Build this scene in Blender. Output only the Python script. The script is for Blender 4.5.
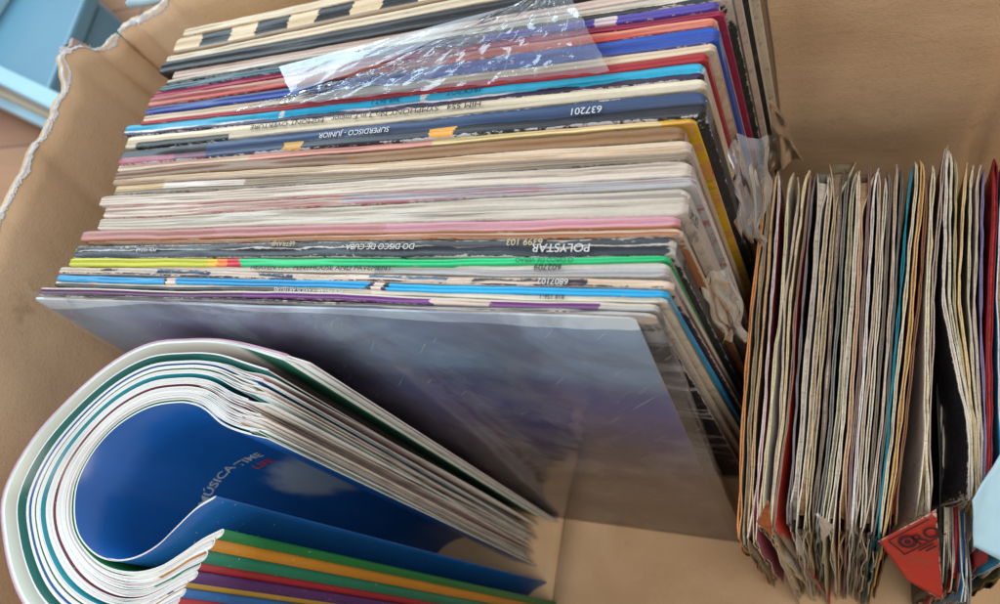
import bpy, bmesh, math, random
from mathutils import Vector, Matrix, noise
random.seed(7)
S = bpy.context.scene
for o in list(bpy.data.objects): bpy.data.objects.remove(o)
C = S.collection

# ------------------------------------------------------------------ camera
F = 762.0
HC = 0.5476
CR = Vector((.9112, .1737, -.3737)); CU = Vector((-.0194, .9237, .3826)); CB = Vector((.4116, -.3412, .8450))
cam_d = bpy.data.cameras.new("camera"); cam = bpy.data.objects.new("camera", cam_d); C.objects.link(cam)
m = Matrix((CR, CU, CB)).transposed().to_4x4(); m.translation = Vector((0, 0, HC)); cam.matrix_world = m
cam_d.sensor_width = 36; cam_d.lens = 36*F/1000; cam_d.clip_start = .01; cam_d.clip_end = 50
cam_d.dof.use_dof = True; cam_d.dof.focus_distance = .325; cam_d.dof.aperture_fstop = 10
S.camera = cam
S.render.resolution_x = 1024; S.render.resolution_y = 618
# ------------------------------------------------------------------ light
W = bpy.data.worlds.new("World"); S.world = W; W.use_nodes = True
W.node_tree.nodes['Background'].inputs[0].default_value = (.93, .93, 1.0, 1)
W.node_tree.nodes['Background'].inputs[1].default_value = .80
def area(name, loc, target, size, power, col):
    d = bpy.data.lights.new(name, 'AREA'); d.shape = 'RECTANGLE'; d.size = size[0]; d.size_y = size[1]
    d.energy = power; d.color = col
    o = bpy.data.objects.new(name, d); C.objects.link(o); o.location = loc
    o.rotation_euler = (Vector(target)-Vector(loc)).to_track_quat('-Z', 'Y').to_euler()
    return o
area('window_light', (-1.5, 1.0, 1.55), (-.1, .1, .2), (1.0, 1.0), 31, (.66, .88, 1.0))
area('warm_fill_light', (.35, -.25, 1.8), (-.02, .1, .1), (.8, .8), 12, (1.0, .93, .84))  # added fill lamp, set overhead so it reaches the box floor
S.view_settings.view_transform = 'Standard'; S.view_settings.look = 'None'
S.view_settings.exposure = 0.0; S.view_settings.gamma = 1.0
S.render.engine = 'CYCLES'; S.cycles.max_bounces = 8; S.cycles.transparent_max_bounces = 12

# ------------------------------------------------------------------ helpers
def ray(px, py):
    return CR*((px-500)/F) + CU*((302-py)/F) - CB
def P(px, py, z=0.0):                       # where the sight line of a pixel meets the level z
    r = ray(px, py); t = (z-HC)/r.z
    return Vector((r.x*t, r.y*t, z))
def PY(px, py, y):
    q = ray(px, py); t = y/q.y; return Vector((q.x*t, y, HC+q.z*t))
def lin(c):
    return tuple((v/255/12.92 if v/255 <= .04045 else ((v/255+.055)/1.055)**2.4) for v in c)+(1,)
def sm(a, b, x):
    t = max(0, min(1, (x-a)/(b-a))); return t*t*(3-2*t)
def interp(pts, x):
    if x <= pts[0][0]: return pts[0][1]
    for (a, u), (b, v) in zip(pts, pts[1:]):
        if x <= b: return u+(v-u)*(x-a)/(b-a)
    return pts[-1][1]
def empty(name, loc=(0, 0, 0)):
    o = bpy.data.objects.new(name, None); C.objects.link(o); o.location = loc; o.empty_display_size = .02; return o
def tag(o, label=None, cat=None, group=None, kind=None):
    if label: o['label'] = label
    if cat: o['category'] = cat
    if group: o['group'] = group
    if kind: o['kind'] = kind
    return o
def mesh_obj(name, verts, faces, mats, parent=None, origin=None, smooth=True, mi=None, attr=None, uv=None):
    org = Vector(origin) if origin is not None else Vector((0, 0, 0))
    me = bpy.data.meshes.new(name)
    me.from_pydata([Vector(v)-org for v in verts], [], faces)
    for mt in mats: me.materials.append(mt)
    if mi:
        for p, k in zip(me.polygons, mi): p.material_index = k
    for p in me.polygons: p.use_smooth = smooth
    if attr:
        for nm, vals in attr.items():
            a = me.attributes.new(nm, 'FLOAT', 'POINT')
            for i, v in enumerate(vals): a.data[i].value = v
    if uv:
        l = me.uv_layers.new(name='UVMap')
        for lp in me.loops: l.data[lp.index].uv = uv[lp.vertex_index]
    o = bpy.data.objects.new(name, me); C.objects.link(o)
    if parent:
        o.parent = parent
        o.location = org - Vector(parent.location)
    else:
        o.location = org
    return o

class NT:                                   # tiny node builder
    def __init__(s, name):
        s.m = bpy.data.materials.new(name); s.m.use_nodes = True
        s.t = s.m.node_tree; s.t.nodes.clear()
        s.out = s.t.nodes.new('ShaderNodeOutputMaterial'); s.b = s.t.nodes.new('ShaderNodeBsdfPrincipled')
        s.t.links.new(s.b.outputs[0], s.out.inputs[0])
    def n(s, typ, **kw):
        d = s.t.nodes.new(typ)
        for k, v in kw.items(): setattr(d, k, v)
        return d
    def l(s, a, b): s.t.links.new(a, b)
    def val(s, sock, v):
        if hasattr(v, 'is_output') or hasattr(v, 'links'): s.l(v, sock)
        else: sock.default_value = v
    def obj(s, scale=(1, 1, 1), off=(0, 0, 0)):
        tc = s.n('ShaderNodeTexCoord'); mp = s.n('ShaderNodeMapping')
        mp.inputs['Scale'].default_value = scale; mp.inputs['Location'].default_value = off
        s.l(tc.outputs['Object'], mp.inputs[0]); return mp.outputs[0]
    def noise(s, vec, scale=1, detail=4, rough=.6, dist=0):
        d = s.n('ShaderNodeTexNoise'); s.l(vec, d.inputs['Vector'])
        d.inputs['Scale'].default_value = scale; d.inputs['Detail'].default_value = detail
        d.inputs['Roughness'].default_value = rough; d.inputs['Distortion'].default_value = dist
        return d.outputs['Fac']
    def math(s, op, a, b=0.0, c=None):
        d = s.n('ShaderNodeMath', operation=op); s.val(d.inputs[0], a); s.val(d.inputs[1], b)
        if c is not None: s.val(d.inputs[2], c)
        return d.outputs[0]
    def step(s, x, a, b):
        d = s.n('ShaderNodeMapRange'); d.interpolation_type = 'SMOOTHSTEP'
        s.val(d.inputs[0], x); d.inputs[1].default_value = a; d.inputs[2].default_value = b
        return d.outputs[0]
    def mix(s, f, a, b, mode='MIX'):
        d = s.n('ShaderNodeMix', data_type='RGBA', blend_type=mode)
        s.val(d.inputs['Factor'], f); s.val(d.inputs[6], a); s.val(d.inputs[7], b)
        return d.outputs[2]
    def ramp(s, x, stops, const=False):
        d = s.n('ShaderNodeValToRGB'); e = d.color_ramp.elements
        d.color_ramp.interpolation = 'CONSTANT' if const else 'LINEAR'
        stops = stops[:31]
        while len(e) < len(stops): e.new(.5)
        for k, (p, c) in zip(e, stops): k.position = p; k.color = c
        s.l(x, d.inputs[0]); return d.outputs[0]
    def attr(s, nm):
        d = s.n('ShaderNodeAttribute'); d.attribute_name = nm; return d.outputs['Fac']
    def bump(s, h, strength=.3, dist=.001):
        d = s.n('ShaderNodeBump'); d.inputs['Strength'].default_value = strength; d.inputs['Distance'].default_value = dist
        s.l(h, d.inputs['Height']); s.l(d.outputs[0], s.b.inputs['Normal'])
    def set(s, col=None, rough=None, coat=None, spec=None):
        if col is not None: s.val(s.b.inputs['Base Color'], col)
        if rough is not None: s.val(s.b.inputs['Roughness'], rough)
        if coat: s.b.inputs['Coat Weight'].default_value = coat; s.b.inputs['Coat Roughness'].default_value = .15
        if spec is not None: s.b.inputs['Specular IOR Level'].default_value = spec
        return s.m

PAPER = (214, 200, 184)
def card_mat(name, base, wear=.35, wearcol=PAPER, streak=None, streak_amt=.5, rough=.5, segs=None, front=None, split=None,
             frontsegs=None, coat=0, splitwear=0, seed=None, patches=None):
    """Worn printed card. 'edge' attribute: 1 at folded edges; 'tt': 0 front .. 1 back across the spine; 'ux': 0..1 along it."""
    s = NT(name); sd = seed if seed is not None else random.random()*50
    off = (sd, sd*.7, sd*1.3)
    ux = s.attr('ux'); tt = s.attr('tt'); ed = s.attr('edge')
    nb = s.noise(s.obj((60, 300, 120), off), 1, 5, .65)       # streaky along the record
    nf = s.noise(s.obj((420, 900, 500), off), 1, 4, .65)
    nl = s.noise(s.obj((14, 50, 18), off), 1, 3, .5)
    def segcol(b, sg):
        if not sg: return lin(b)
        x = s.math('ADD', ux, s.math('MULTIPLY', s.math('SUBTRACT', nb, .5), .03))
        st = []
        for p, c in sg: st.append((p, lin(c)))
        return s.ramp(x, st, True)
    c = segcol(base, segs)
    if front is not None or frontsegs:
        f2 = segcol(front or base, frontsegs)
        th = s.math('ADD', tt, s.math('MULTIPLY', s.math('SUBTRACT', nb, .5), .5 if splitwear else .06))
        k = s.step(th, split-.03, split+.03)
        c = s.mix(k, f2, c)
        if splitwear:
            band = s.math('MULTIPLY', s.step(th, split-.06, split-.02), s.math('SUBTRACT', 1.0, s.step(th, split+splitwear*.6, split+splitwear*.6+.05)))
            band = s.math('MULTIPLY', band, s.step(nl, .42, .5))
            c = s.mix(band, c, lin(wearcol))
    # grime
    g = s.math('ADD', s.math('MULTIPLY_ADD', nl, .62, .38), s.math('MULTIPLY', nf, .32))
    cg = s.n('ShaderNodeCombineColor'); s.l(g, cg.inputs[0]); s.l(g, cg.inputs[1]); s.l(s.math('MULTIPLY', g, .99), cg.inputs[2])
    c = s.mix(.85, c, cg.outputs[0], 'MULTIPLY')
    gl_ = s.noise(s.obj((7, 1100, 200), off), 1, 3, .7)
    c = s.mix(s.math('MULTIPLY', s.step(gl_, .54, .66), .40), c, lin((96, 84, 72)))
    if streak:
        ns = s.noise(s.obj((10, 520, 90), off), 1, 5, .62)
        c = s.mix(s.math('MULTIPLY', s.step(ns, .5, .62), streak_amt), c, lin(streak))
    # wear
    w = s.math('ADD', s.math('MULTIPLY', ed, .34), s.math('ADD', s.math('MULTIPLY', nb, .55), s.math('MULTIPLY', nf, .45)))
    th = .945 - wear*.42
    wm = s.step(w, th, th+.05)
    wc = s.mix(nf, lin(wearcol), lin(tuple(v*.72 for v in wearcol)))
    c = s.mix(wm, c, wc)
    s.bump(s.math('ADD', s.math('MULTIPLY', wm, -.5), nf), .35, .0004)
    return s.set(c, s.mix(wm, (rough,)*3+(1,), (.8,)*3+(1,)), coat)

def plain(name, col, rough=.6, ns=60, amt=.25, coat=0, bump=.2):
    s = NT(name); n1 = s.noise(s.obj((ns,)*3), 1, 5)
    c = s.mix(n1, lin(col), lin(tuple(v*(1-amt) for v in col)))
    s.bump(s.noise(s.obj((ns*8,)*3), 1, 3), bump, .0004)
    return s.set(c, rough, coat)

def cardboard_mat(name='cardboard', flute=0, tone=1.0):
    """flute: axis index across which the corrugation lines repeat"""
    s = NT(name)
    big = s.noise(s.obj((7, 7, 7)), 1, 5, .62, .4); mid = s.noise(s.obj((45, 45, 45), (2, 5, 1)), 1, 5, .65); fine = s.noise(s.obj((700, 700, 700)), 1, 3, .7)
    a = lin((214*tone, 186*tone, 151*tone)); b = lin((192*tone, 161*tone, 125*tone))
    c = s.mix(s.step(big, .3, .7), a, b)
    c = s.mix(s.math('MULTIPLY', s.step(mid, .5, .8), .14), c, lin((166*tone, 132*tone, 98*tone)))
    c = s.mix(s.math('MULTIPLY', s.step(fine, .55, .75), .25), c, lin((150*tone, 118*tone, 88*tone)))
    st = s.noise(s.obj((16, 16, 16), (9, 3, 4)), 1, 6, .7)
    c = s.mix(s.math('MULTIPLY', s.step(st, .62, .70), .30), c, lin((138*tone, 104*tone, 74*tone)))
    sep = s.n('ShaderNodeSeparateXYZ'); s.l(s.obj(), sep.inputs[0])
    x = s.math('ADD', s.math('MULTIPLY', sep.outputs[flute], 900.0), s.math('MULTIPLY', mid, 1.5))
    fl = s.math('MULTIPLY', s.math('MULTIPLY', s.math('SINE', x), .035), s.step(big, .35, .65))
    # pressed creases across the board
    cr = s.noise(s.obj((11, 11, 11), (3, 1, 2)), 1, 4, .5, .5)
    ridge = s.math('SUBTRACT', 1.0, s.step(s.math('ABSOLUTE', s.math('SUBTRACT', cr, .5)), .0, .012))
    h = s.math('ADD', s.math('ADD', fl, s.math('MULTIPLY', fine, .5)), s.math('ADD', s.math('MULTIPLY', big, 2.5), s.math('MULTIPLY', mid, .5)))
    s.bump(s.math('SUBTRACT', h, s.math('MULTIPLY', ridge, .05)), .6, .0010)
    return s.set(c, .8, 0, .2)

# ------------------------------------------------------------------ the setting
def build_floor():
    s = NT('parquet')
    o = s.obj((1, 1, 1)); sep = s.n('ShaderNodeSeparateXYZ'); s.l(o, sep.inputs[0])
    br = s.n('ShaderNodeTexBrick'); mp = s.obj((1, 1, 1)); s.l(mp, br.inputs['Vector'])
    br.inputs['Scale'].default_value = 1.0; br.inputs['Brick Width'].default_value = .9; br.inputs['Row Height'].default_value = .11
    br.inputs['Mortar Size'].default_value = .0015; br.inputs['Color1'].default_value = lin((176, 128, 88)); br.inputs['Color2'].default_value = lin((156, 108, 74))
    br.inputs['Mortar'].default_value = lin((60, 38, 26))
    gr = s.noise(s.obj((6, 90, 6)), 1, 5, .65)
    c = s.mix(s.math('MULTIPLY', gr, .6), br.outputs['Color'], lin((120, 78, 52)))
    s.set(c, .4)
    v = [(-4, -3, -.008), (3, -3, -.008), (3, 4, -.008), (-4, 4, -.008)]
    tag(mesh_obj('floor', v, [(0, 1, 2, 3)], [s.m]), kind='structure')
build_floor()

# cardboard box --------------------------------------------------
BX = dict(xf=-.383, xb=-.408, yb=.270, yf=-.095, xr=.205)
card = cardboard_mat('cardboard', flute=1)
cardv = cardboard_mat('cardboard_wall', flute=1)
cardx = cardboard_mat('cardboard_back', flute=2, tone=1.06)
torn = plain('torn_paper', (226, 232, 236), .85, 300, .25)
inner_ply = plain('corrugated_ply', (150, 118, 90), .85, 200, .45)
box = empty('cardboard_box', (-.1, .09, 0))
tag(box, 'torn open brown corrugated cardboard box holding all the records and booklets', 'cardboard box')
def sheet(name, a, b, rim, thick, mat, nz=26, nx=140, bul=.003, out=(0, 0), seed=0, creases=(), parent=box, dents=()):
    """upright wall from floor points a to b; rim(u)->height; creases: (u, depth)"""
    a = Vector(a); b = Vector(b); d = (b-a); ln = d.length; d.normalize(); nrm = Vector((-d.y, d.x, 0))
    V = []; Fc = []; ncol = nx+1; nrow = nz+1
    for side in (0, 1):
        for j in range(nrow):
            for i in range(ncol):
                u = i/nx; h = rim(u)*(j/nz)
                o = bul*(noise.noise(Vector((u*5+seed, h*14, seed)))*1.0 + .5*noise.noise(Vector((u*13+seed, h*30, 4+seed))))
                for cu, cd, cw, sl in creases: o += cd*math.exp(-((u-cu-(sl*h))/cw)**2)
                for cu, cz, cd, cw in dents: o += cd*math.exp(-((u-cu)/cw)**2-((h-cz)/.03)**2)
                p = a + d*(ln*u) + nrm*(o + side*thick); p = Vector((p.x+out[0]*h, p.y+out[1]*h, h)); V.append(p)
    n1 = ncol*nrow
    for j in range(nz):
        for i in range(nx):
            q = [j*ncol+i, j*ncol+i+1, (j+1)*ncol+i+1, (j+1)*ncol+i]
            Fc.append(q); Fc.append([k+n1 for k in reversed(q)])
    t = nz*ncol
    for i in range(nx):
        Fc.append([t+i, t+i+1, t+i+1+n1, t+i+n1]); Fc.append([i+1, i, i+n1, i+1+n1])
    for j in range(nz):
        Fc.append([j*ncol, (j+1)*ncol, (j+1)*ncol+n1, j*ncol+n1]); k = j*ncol+nx; Fc.append([k+ncol, k, k+n1, k+ncol+n1])
    o = mesh_obj(name, V, Fc, [mat], parent)
    return o, [V[t+i] for i in range(ncol)], nrm
mesh_obj('bottom_panel', [(x, y, z) for z in (-.005, 0) for (x, y) in ((BX['xf']-.001, BX['yf']), (BX['xr'], BX['yf']), (BX['xr'], BX['yb']), (BX['xb'], BX['yb']))],
         [(3, 2, 1, 0), (4, 5, 6, 7), (0, 1, 5, 4), (1, 2, 6, 5), (2, 3, 7, 6), (3, 0, 4, 7)], [card], box, smooth=False)
# the two floor flaps meeting in a seam
for k, (x0, x1) in enumerate(((BX['xf']+.002, -.1825), (-.181, BX['xr']-.002))):
    V = []; Fc = []; nx, ny = 24, 24
    for i in range(nx+1):
        for j in range(ny+1):
            x = x0+(x1-x0)*i/nx; y = BX['yf']+.002+(BX['yb']-BX['yf']-.006)*j/ny
            V.append((x, y, .003+.0012*noise.noise(Vector((x*30, y*30, k)))))
    for i in range(nx):
        for j in range(ny): q = i*(ny+1)+j; Fc.append((q, q+ny+1, q+ny+2, q+1))
    o = mesh_obj('bottom_flap', V, Fc, [card], box); md = o.modifiers.new('s', 'SOLIDIFY'); md.thickness = .0025
RL = [(0, .331), (.6, .3295), (.707, .3255), (.80, .3205), (.86, .322), (.905, .3295), (.93, .322), (.96, .308), (1, .304)]
def rim_left(u): return interp(RL, u) + .0025*noise.noise(Vector((u*24, 2, 0))) + .0012*noise.noise(Vector((u*90, 2, 5)))
def rim_back(u): return interp([(0, .304), (.035, .309), (.093, .321), (.2, .328), (1, .33)], u) + .003*noise.noise(Vector((u*20+4, 3, 0))) + .0015*noise.noise(Vector((u*90, 5, 0)))
_, rl, nl_ = sheet('side_panel', (BX['xf'], BX['yf'], 0), (BX['xb'], BX['yb'], 0), rim_left, .0045, cardv, seed=3,
                   creases=((.955, .004, .012, 0), (.90, .0015, .01, .0), (.52, .0015, .012, .7)), dents=((.6, .17, .005, .08), (.35, .12, -.003, .06)), bul=.003)
_, rb, nb_ = sheet('side_panel', (BX['xb'], BX['yb'], 0), (BX['xr'], BX['yb'], 0), rim_back, .0045, cardx, seed=9,
                   creases=((.045, -.004, .008, 0), (.09, .0015, .006, 0), (.765, .005, .004, .06), (.865, .006, .0035, -.03), (.873, -.005, .003, -.03), (.60, .002, .02, .1)), bul=.0035)
sheet('side_panel', (BX['xr'], BX['yb'], 0), (BX['xr'], BX['yf'], 0), lambda u: .33, .0045, cardv, seed=5)
sheet('side_panel', (BX['xr'], BX['yf'], 0), (BX['xf'], BX['yf'], 0), lambda u: .33, .0045, cardx, seed=6)
def torn_strip(pts, nrm, seed, w0=.0012, w1=.0035):
    V = []; Fc = []; rnd = random.Random(seed); n = len(pts); fine = []
    for i in range((n-1)*3+1):
        k = min(n-2, i//3); fine.append(pts[k].lerp(pts[k+1], i/3-k)+Vector((0, 0, .0012*noise.noise(Vector((i*.9, seed, 3))))))
    for i, p in enumerate(fine):
        nA = noise.noise(Vector((i*.05, seed, 0))); nB = noise.noise(Vector((i*.21, seed, 5))); r = rnd.random()
        dn = .0004+.0065*max(0, nA+.1)**1.3+.0022*max(0, nB)+.0007*r
        up = .0002+.0022*max(0, nB)+.0016*max(0, noise.noise(Vector((i*.5, seed, 9))))+.0006*r
        V += [p - nrm*.0004 - Vector((0, 0, dn)), p + nrm*.0004+Vector((0, 0, up)), p + nrm*(.0008+.0016*max(0, nA+.4)) + Vector((0, 0, up*.5)), p + nrm*.0026 - Vector((0, 0, .0006))]
    for i in range(len(fine)-1):
        for j in range(3): Fc.append((i*4+j, i*4+4+j, i*4+5+j, i*4+1+j))
    return mesh_obj('torn_edge', V, Fc, [torn], box)
torn_strip(rl, nl_, 1); torn_strip(rb, nb_, 2)
# back outer flap folded down outside, bluish window light painted into its colour
V = []; Fc = []; nx, ny = 30, 10
flapm = plain('bluish_lit_flap', (176, 204, 214), .45, 40, .25)
for i in range(nx+1):
    for j in range(ny+1):
        x = BX['xb']+.018+.5*i/nx; d = (.11+.006*noise.noise(Vector((i*.6, 1, 1))))*j/ny
        V.append((x - .02*(j/ny)*(1 if i == 0 else 0), BX['yb']+.008+d*.93, .318 - d*.30 + .003*noise.noise(Vector((i*.3, j*.4, 7)))))
for i in range(nx):
    for j in range(ny): q = i*(ny+1)+j; Fc.append((q, q+ny+1, q+ny+2, q+1))
o = mesh_obj('outer_flap', V, Fc, [flapm], box); o.modifiers.new('s', 'SOLIDIFY').thickness = .004
# torn corner tab: grey board with exposed flutes standing up at the back left corner
cp = Vector((BX['xb'], BX['yb'], 0))
tabm = plain('grey_liner', (176, 160, 150), .8, 120, .2)
V = []; Fc = []
prof = [(-.034, .0), (-.036, .010), (-.033, .023), (-.024, .0275), (-.021, .026), (-.014, .027), (-.010, .012), (-.008, 0)]
for s_ in (0, .003):
    for (a, h) in prof: V.append((BX['xb']-.004-s_, BX['yb']-.010+a*.7, .304+h*.75))
k = len(prof); Fc = [tuple(range(k)), tuple(reversed(range(k, 2*k)))]+[(i, (i+1) % k, (i+1) % k+k, i+k) for i in range(k)]
mesh_obj('corner_tab', V, Fc, [tabm], box, smooth=False)
V = []; Fc = []
for i in range(25):
    a = i/24; y = BX['yb']-.036+.024*a
    zz = .308+.012*math.sin(a*math.pi)
    V += [(BX['xb']-.0105, y, zz-.012), (BX['xb']-.0115-.003*abs(math.sin(a*17)), y, zz), (BX['xb']-.013-.003*math.sin(a*17), y, zz+.003), (BX['xb']-.016, y, zz-.004)]
for i in range(24):
    for j in range(3): Fc.append((i*4+j, i*4+4+j, i*4+5+j, i*4+1+j))
mesh_obj('torn_edge', V, Fc, [torn], box)

# pale blue drawer unit on the floor beyond the box ---------------
unit = empty('drawer_unit', P(40, 40, 0))
tag(unit, 'pale blue painted cabinet with white rails on the wooden floor beyond the box', 'cabinet')
um = plain('pale_blue_paint', (92, 142, 164), .35, 8, .12); uw = plain('white_rail_paint', (160, 204, 222), .3, 8, .1); ud = plain('beige_rail', (196, 186, 160), .5, 8, .1)
def slab(name, quad, z0, z1, mat, parent, bev=.004):
    V = [(q.x, q.y, z) for z in (z0, z1) for q in quad]
    o = mesh_obj(name, V, [(3, 2, 1, 0), (4, 5, 6, 7), (0, 1, 5, 4), (1, 2, 6, 5), (2, 3, 7, 6), (3, 0, 4, 7)], [mat], parent, smooth=False)
    b = o.modifiers.new('b', 'BEVEL'); b.width = bev; b.segments = 3
    return o
zt = .10
slab('cabinet_top', [P(-150, 40, zt), P(47, 92, zt), P(88, -10, zt), P(-60, -160, zt)], zt-.02, zt, um, unit)
slab('cabinet_body', [P(-150, 36, zt), P(43, 88, zt), P(84, -10, zt), P(-60, -150, zt)], .0, zt-.024, um, unit)
def bar(name, a, b, w, z0, z1, mat):
    d = (b-a); d.z = 0; d.normalize(); n = Vector((-d.y, d.x, 0))*w
    slab(name, [a, b, b+n, a+n], z0, z1, mat, unit, .003)
bar('rail', P(-90, 40, .11), P(64, 116, .11), .020, .092, .114, uw)
bar('rail', P(-90, 52, .07), P(62, 124, .07), .018, .05, .072, ud)
bar('rail', P(-90, 64, .05), P(50, 130, .05), .024, .03, .052, uw)
bar('rail', P(-60, 60, .13), P(18, -60, .13), .02, .1, .132, uw)

# ------------------------------------------------------------------ album sleeves
K = (24, 26, 32)
def sleeve(name, fl, fr, bl, br, xl, xr, lean, mats, top=.315, label='', group='album sleeves standing in the box', n=60, seed=0, round_=.5, wav=.0004, corner=.0022, grooves=(.45,)):
    """fl,fr,bl,br: pixel heights of the front/back top edges at picture columns 200 and 620"""
    def line(y200, y620):
        a = P(200, y200, top); b = P(620, y620, top)
        return lambda x: a.y+(b.y-a.y)*(x-a.x)/(b.x-a.x)
    f = line(fl, fr); b = line(bl, br)
    XL = -.3717+xl; XR = -.0567+xr
    rows = [(0, 0), (0, .33), (0, .66), (0, .9), (0, .975), (0, .993), (.06, .9985), (.22, 1), (.42, 1.0), (.6, 1.0), (.8, 1), (.94, .9985), (1, .993), (1, .975), (1, .9), (1, .66), (1, .33), (1, 0)]
    if grooves:
        mid_ = [(.10, 1.0)]
        for g in grooves: mid_ += [(g-.07, 1.0), (g, .9940), (g+.05, 1.0)]
        mid_ += [(.9, 1.0)]
        rows = rows[:5]+[(0, .997), (.03, .9992)]+mid_+[(.97, .9992), (1, .997)]+rows[13:]
    V = []; ed = []; tt = []; uxs = []
    for i in range(n+1):
        u = i/n; u = .5-.5*math.cos(math.pi*u) if True else u
        x = XL+(XR-XL)*u
        c = 0
        dl = min(x-XL, XR-x)
        hh = top - (max(0, corner-dl)**2/corner if corner else 0)
        hh += .0002*noise.noise(Vector((x*40, seed*3.1, 0)))+.0004*noise.noise(Vector((x*9, seed*1.7, 3)))
        yf = f(x); yb = b(x); mid = (yf+yb)/2; hw = max(.0003, (yb-yf)/2-.00012)
        hw *= 1-.35*max(0, 1-dl/.004)
        for k, (t, h) in enumerate(rows):
            gz = h; tw = t
            if h > .99 and .05 < t < .95: tw = t+.10*noise.noise(Vector((x*16, seed*2.7+round(t*3), 5)))
            if h < .9975 and .05 < t < .95: gz = 1-(.0060)*max(0, min(1, .6+1.6*noise.noise(Vector((x*22, t*9, seed)))))
            if h > .996: gz += .0008*noise.noise(Vector((x*110, t*4, seed*1.3)))*(1 if t in (.03, .97) or h < 1 else .5)
            z = hh*gz
            wv = wav*(2.2*noise.noise(Vector((x*7, z*9, seed*.35)))+noise.noise(Vector((x*24, z*20, seed*5.3))))+.4*wav*noise.noise(Vector((x*90, z*60, seed*5.3)))
            y = mid+(tw*2-1)*hw + lean*(1-z/top) + wv
            V.append((x + (.0004*noise.noise(Vector((z*60, seed, i > n/2)))*(1 if dl < .001 else 0)), y, z))
            e = (1.0 if t < .07 or t > .93 else (.55 if t < .15 or t > .85 else (0 if h < 1 else .3))) if h > .99 else (.8 if h > .97 else (.25 if h > .89 else 0))
            e = max(e, 1-dl/.006 if h > .9 else .9*(1-dl/.0015))
            ed.append(e); tt.append(t); uxs.append((x-XL)/(XR-XL))
    m_ = len(rows); Fc = []; mi = []
    for i in range(n):
        for k in range(m_-1):
            q = i*m_+k; Fc.append((q, q+m_, q+m_+1, q+1)); mi.append(0)
    # end caps (folded board), own material
    for i, flip in ((0, False), (n, True)):
        base = i*m_; st = len(V)
        for k in range(m_):
            p = V[base+k]; V.append(p); ed.append(.3 if rows[k][1] < .97 else 1); tt.append(tt[base+k]); uxs.append(uxs[base+k])
        for k in range(m_//2-1):
            a, b_ = st+k, st+m_-1-k
            q = (a, a+1, b_-1, b_) if flip else (b_, b_-1, a+1, a)
            Fc.append(q); mi.append(1)
        q = (st+m_//2-1, st+m_//2, st+m_//2) 
    org = ((XL+XR)/2, (f((XL+XR)/2)+b((XL+XR)/2))/2+lean, 0)
    attr = {'edge': ed, 'tt': tt, 'ux': uxs}
    return V, Fc, mi, attr, org, (f, b, XL, XR, top)

def text_on(parent, org, s, x, y, z, size, mat, rot=math.pi, squash=1.0, lean=0, name='spine_lettering'):
    cu = bpy.data.curves.new('t', 'FONT'); cu.body = s; cu.size = size; cu.align_x = 'CENTER'; cu.align_y = 'CENTER'; cu.extrude = .00003; cu.offset = .0
    t = bpy.data.objects.new('t', cu); C.objects.link(t)
    dg = bpy.context.evaluated_depsgraph_get(); dg.update()
    me = bpy.data.meshes.new_from_object(t.evaluated_get(dg)); bpy.data.objects.remove(t)
    o = bpy.data.objects.new(name, me); C.objects.link(o); me.materials.clear(); me.materials.append(mat)
    o.parent = parent; o.location = Vector((x, y, z))-Vector(parent.location)
    o.rotation_euler = (0, 0, rot); o.scale = (squash, 1, 1)
    return o
ink_w = plain('white_ink', (226, 226, 224), .6, 900, .3); ink_k = plain('black_ink', (16, 14, 16), .6, 900, .1)
ink_c = plain('cream_ink', (206, 190, 150), .6, 900, .3); ink_b = plain('blue_ink', (14, 86, 120), .6, 900, .1)
ink_r = plain('dark_red_ink', (60, 20, 26), .6, 900, .1)
G = 'album sleeves standing in the box'
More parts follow.
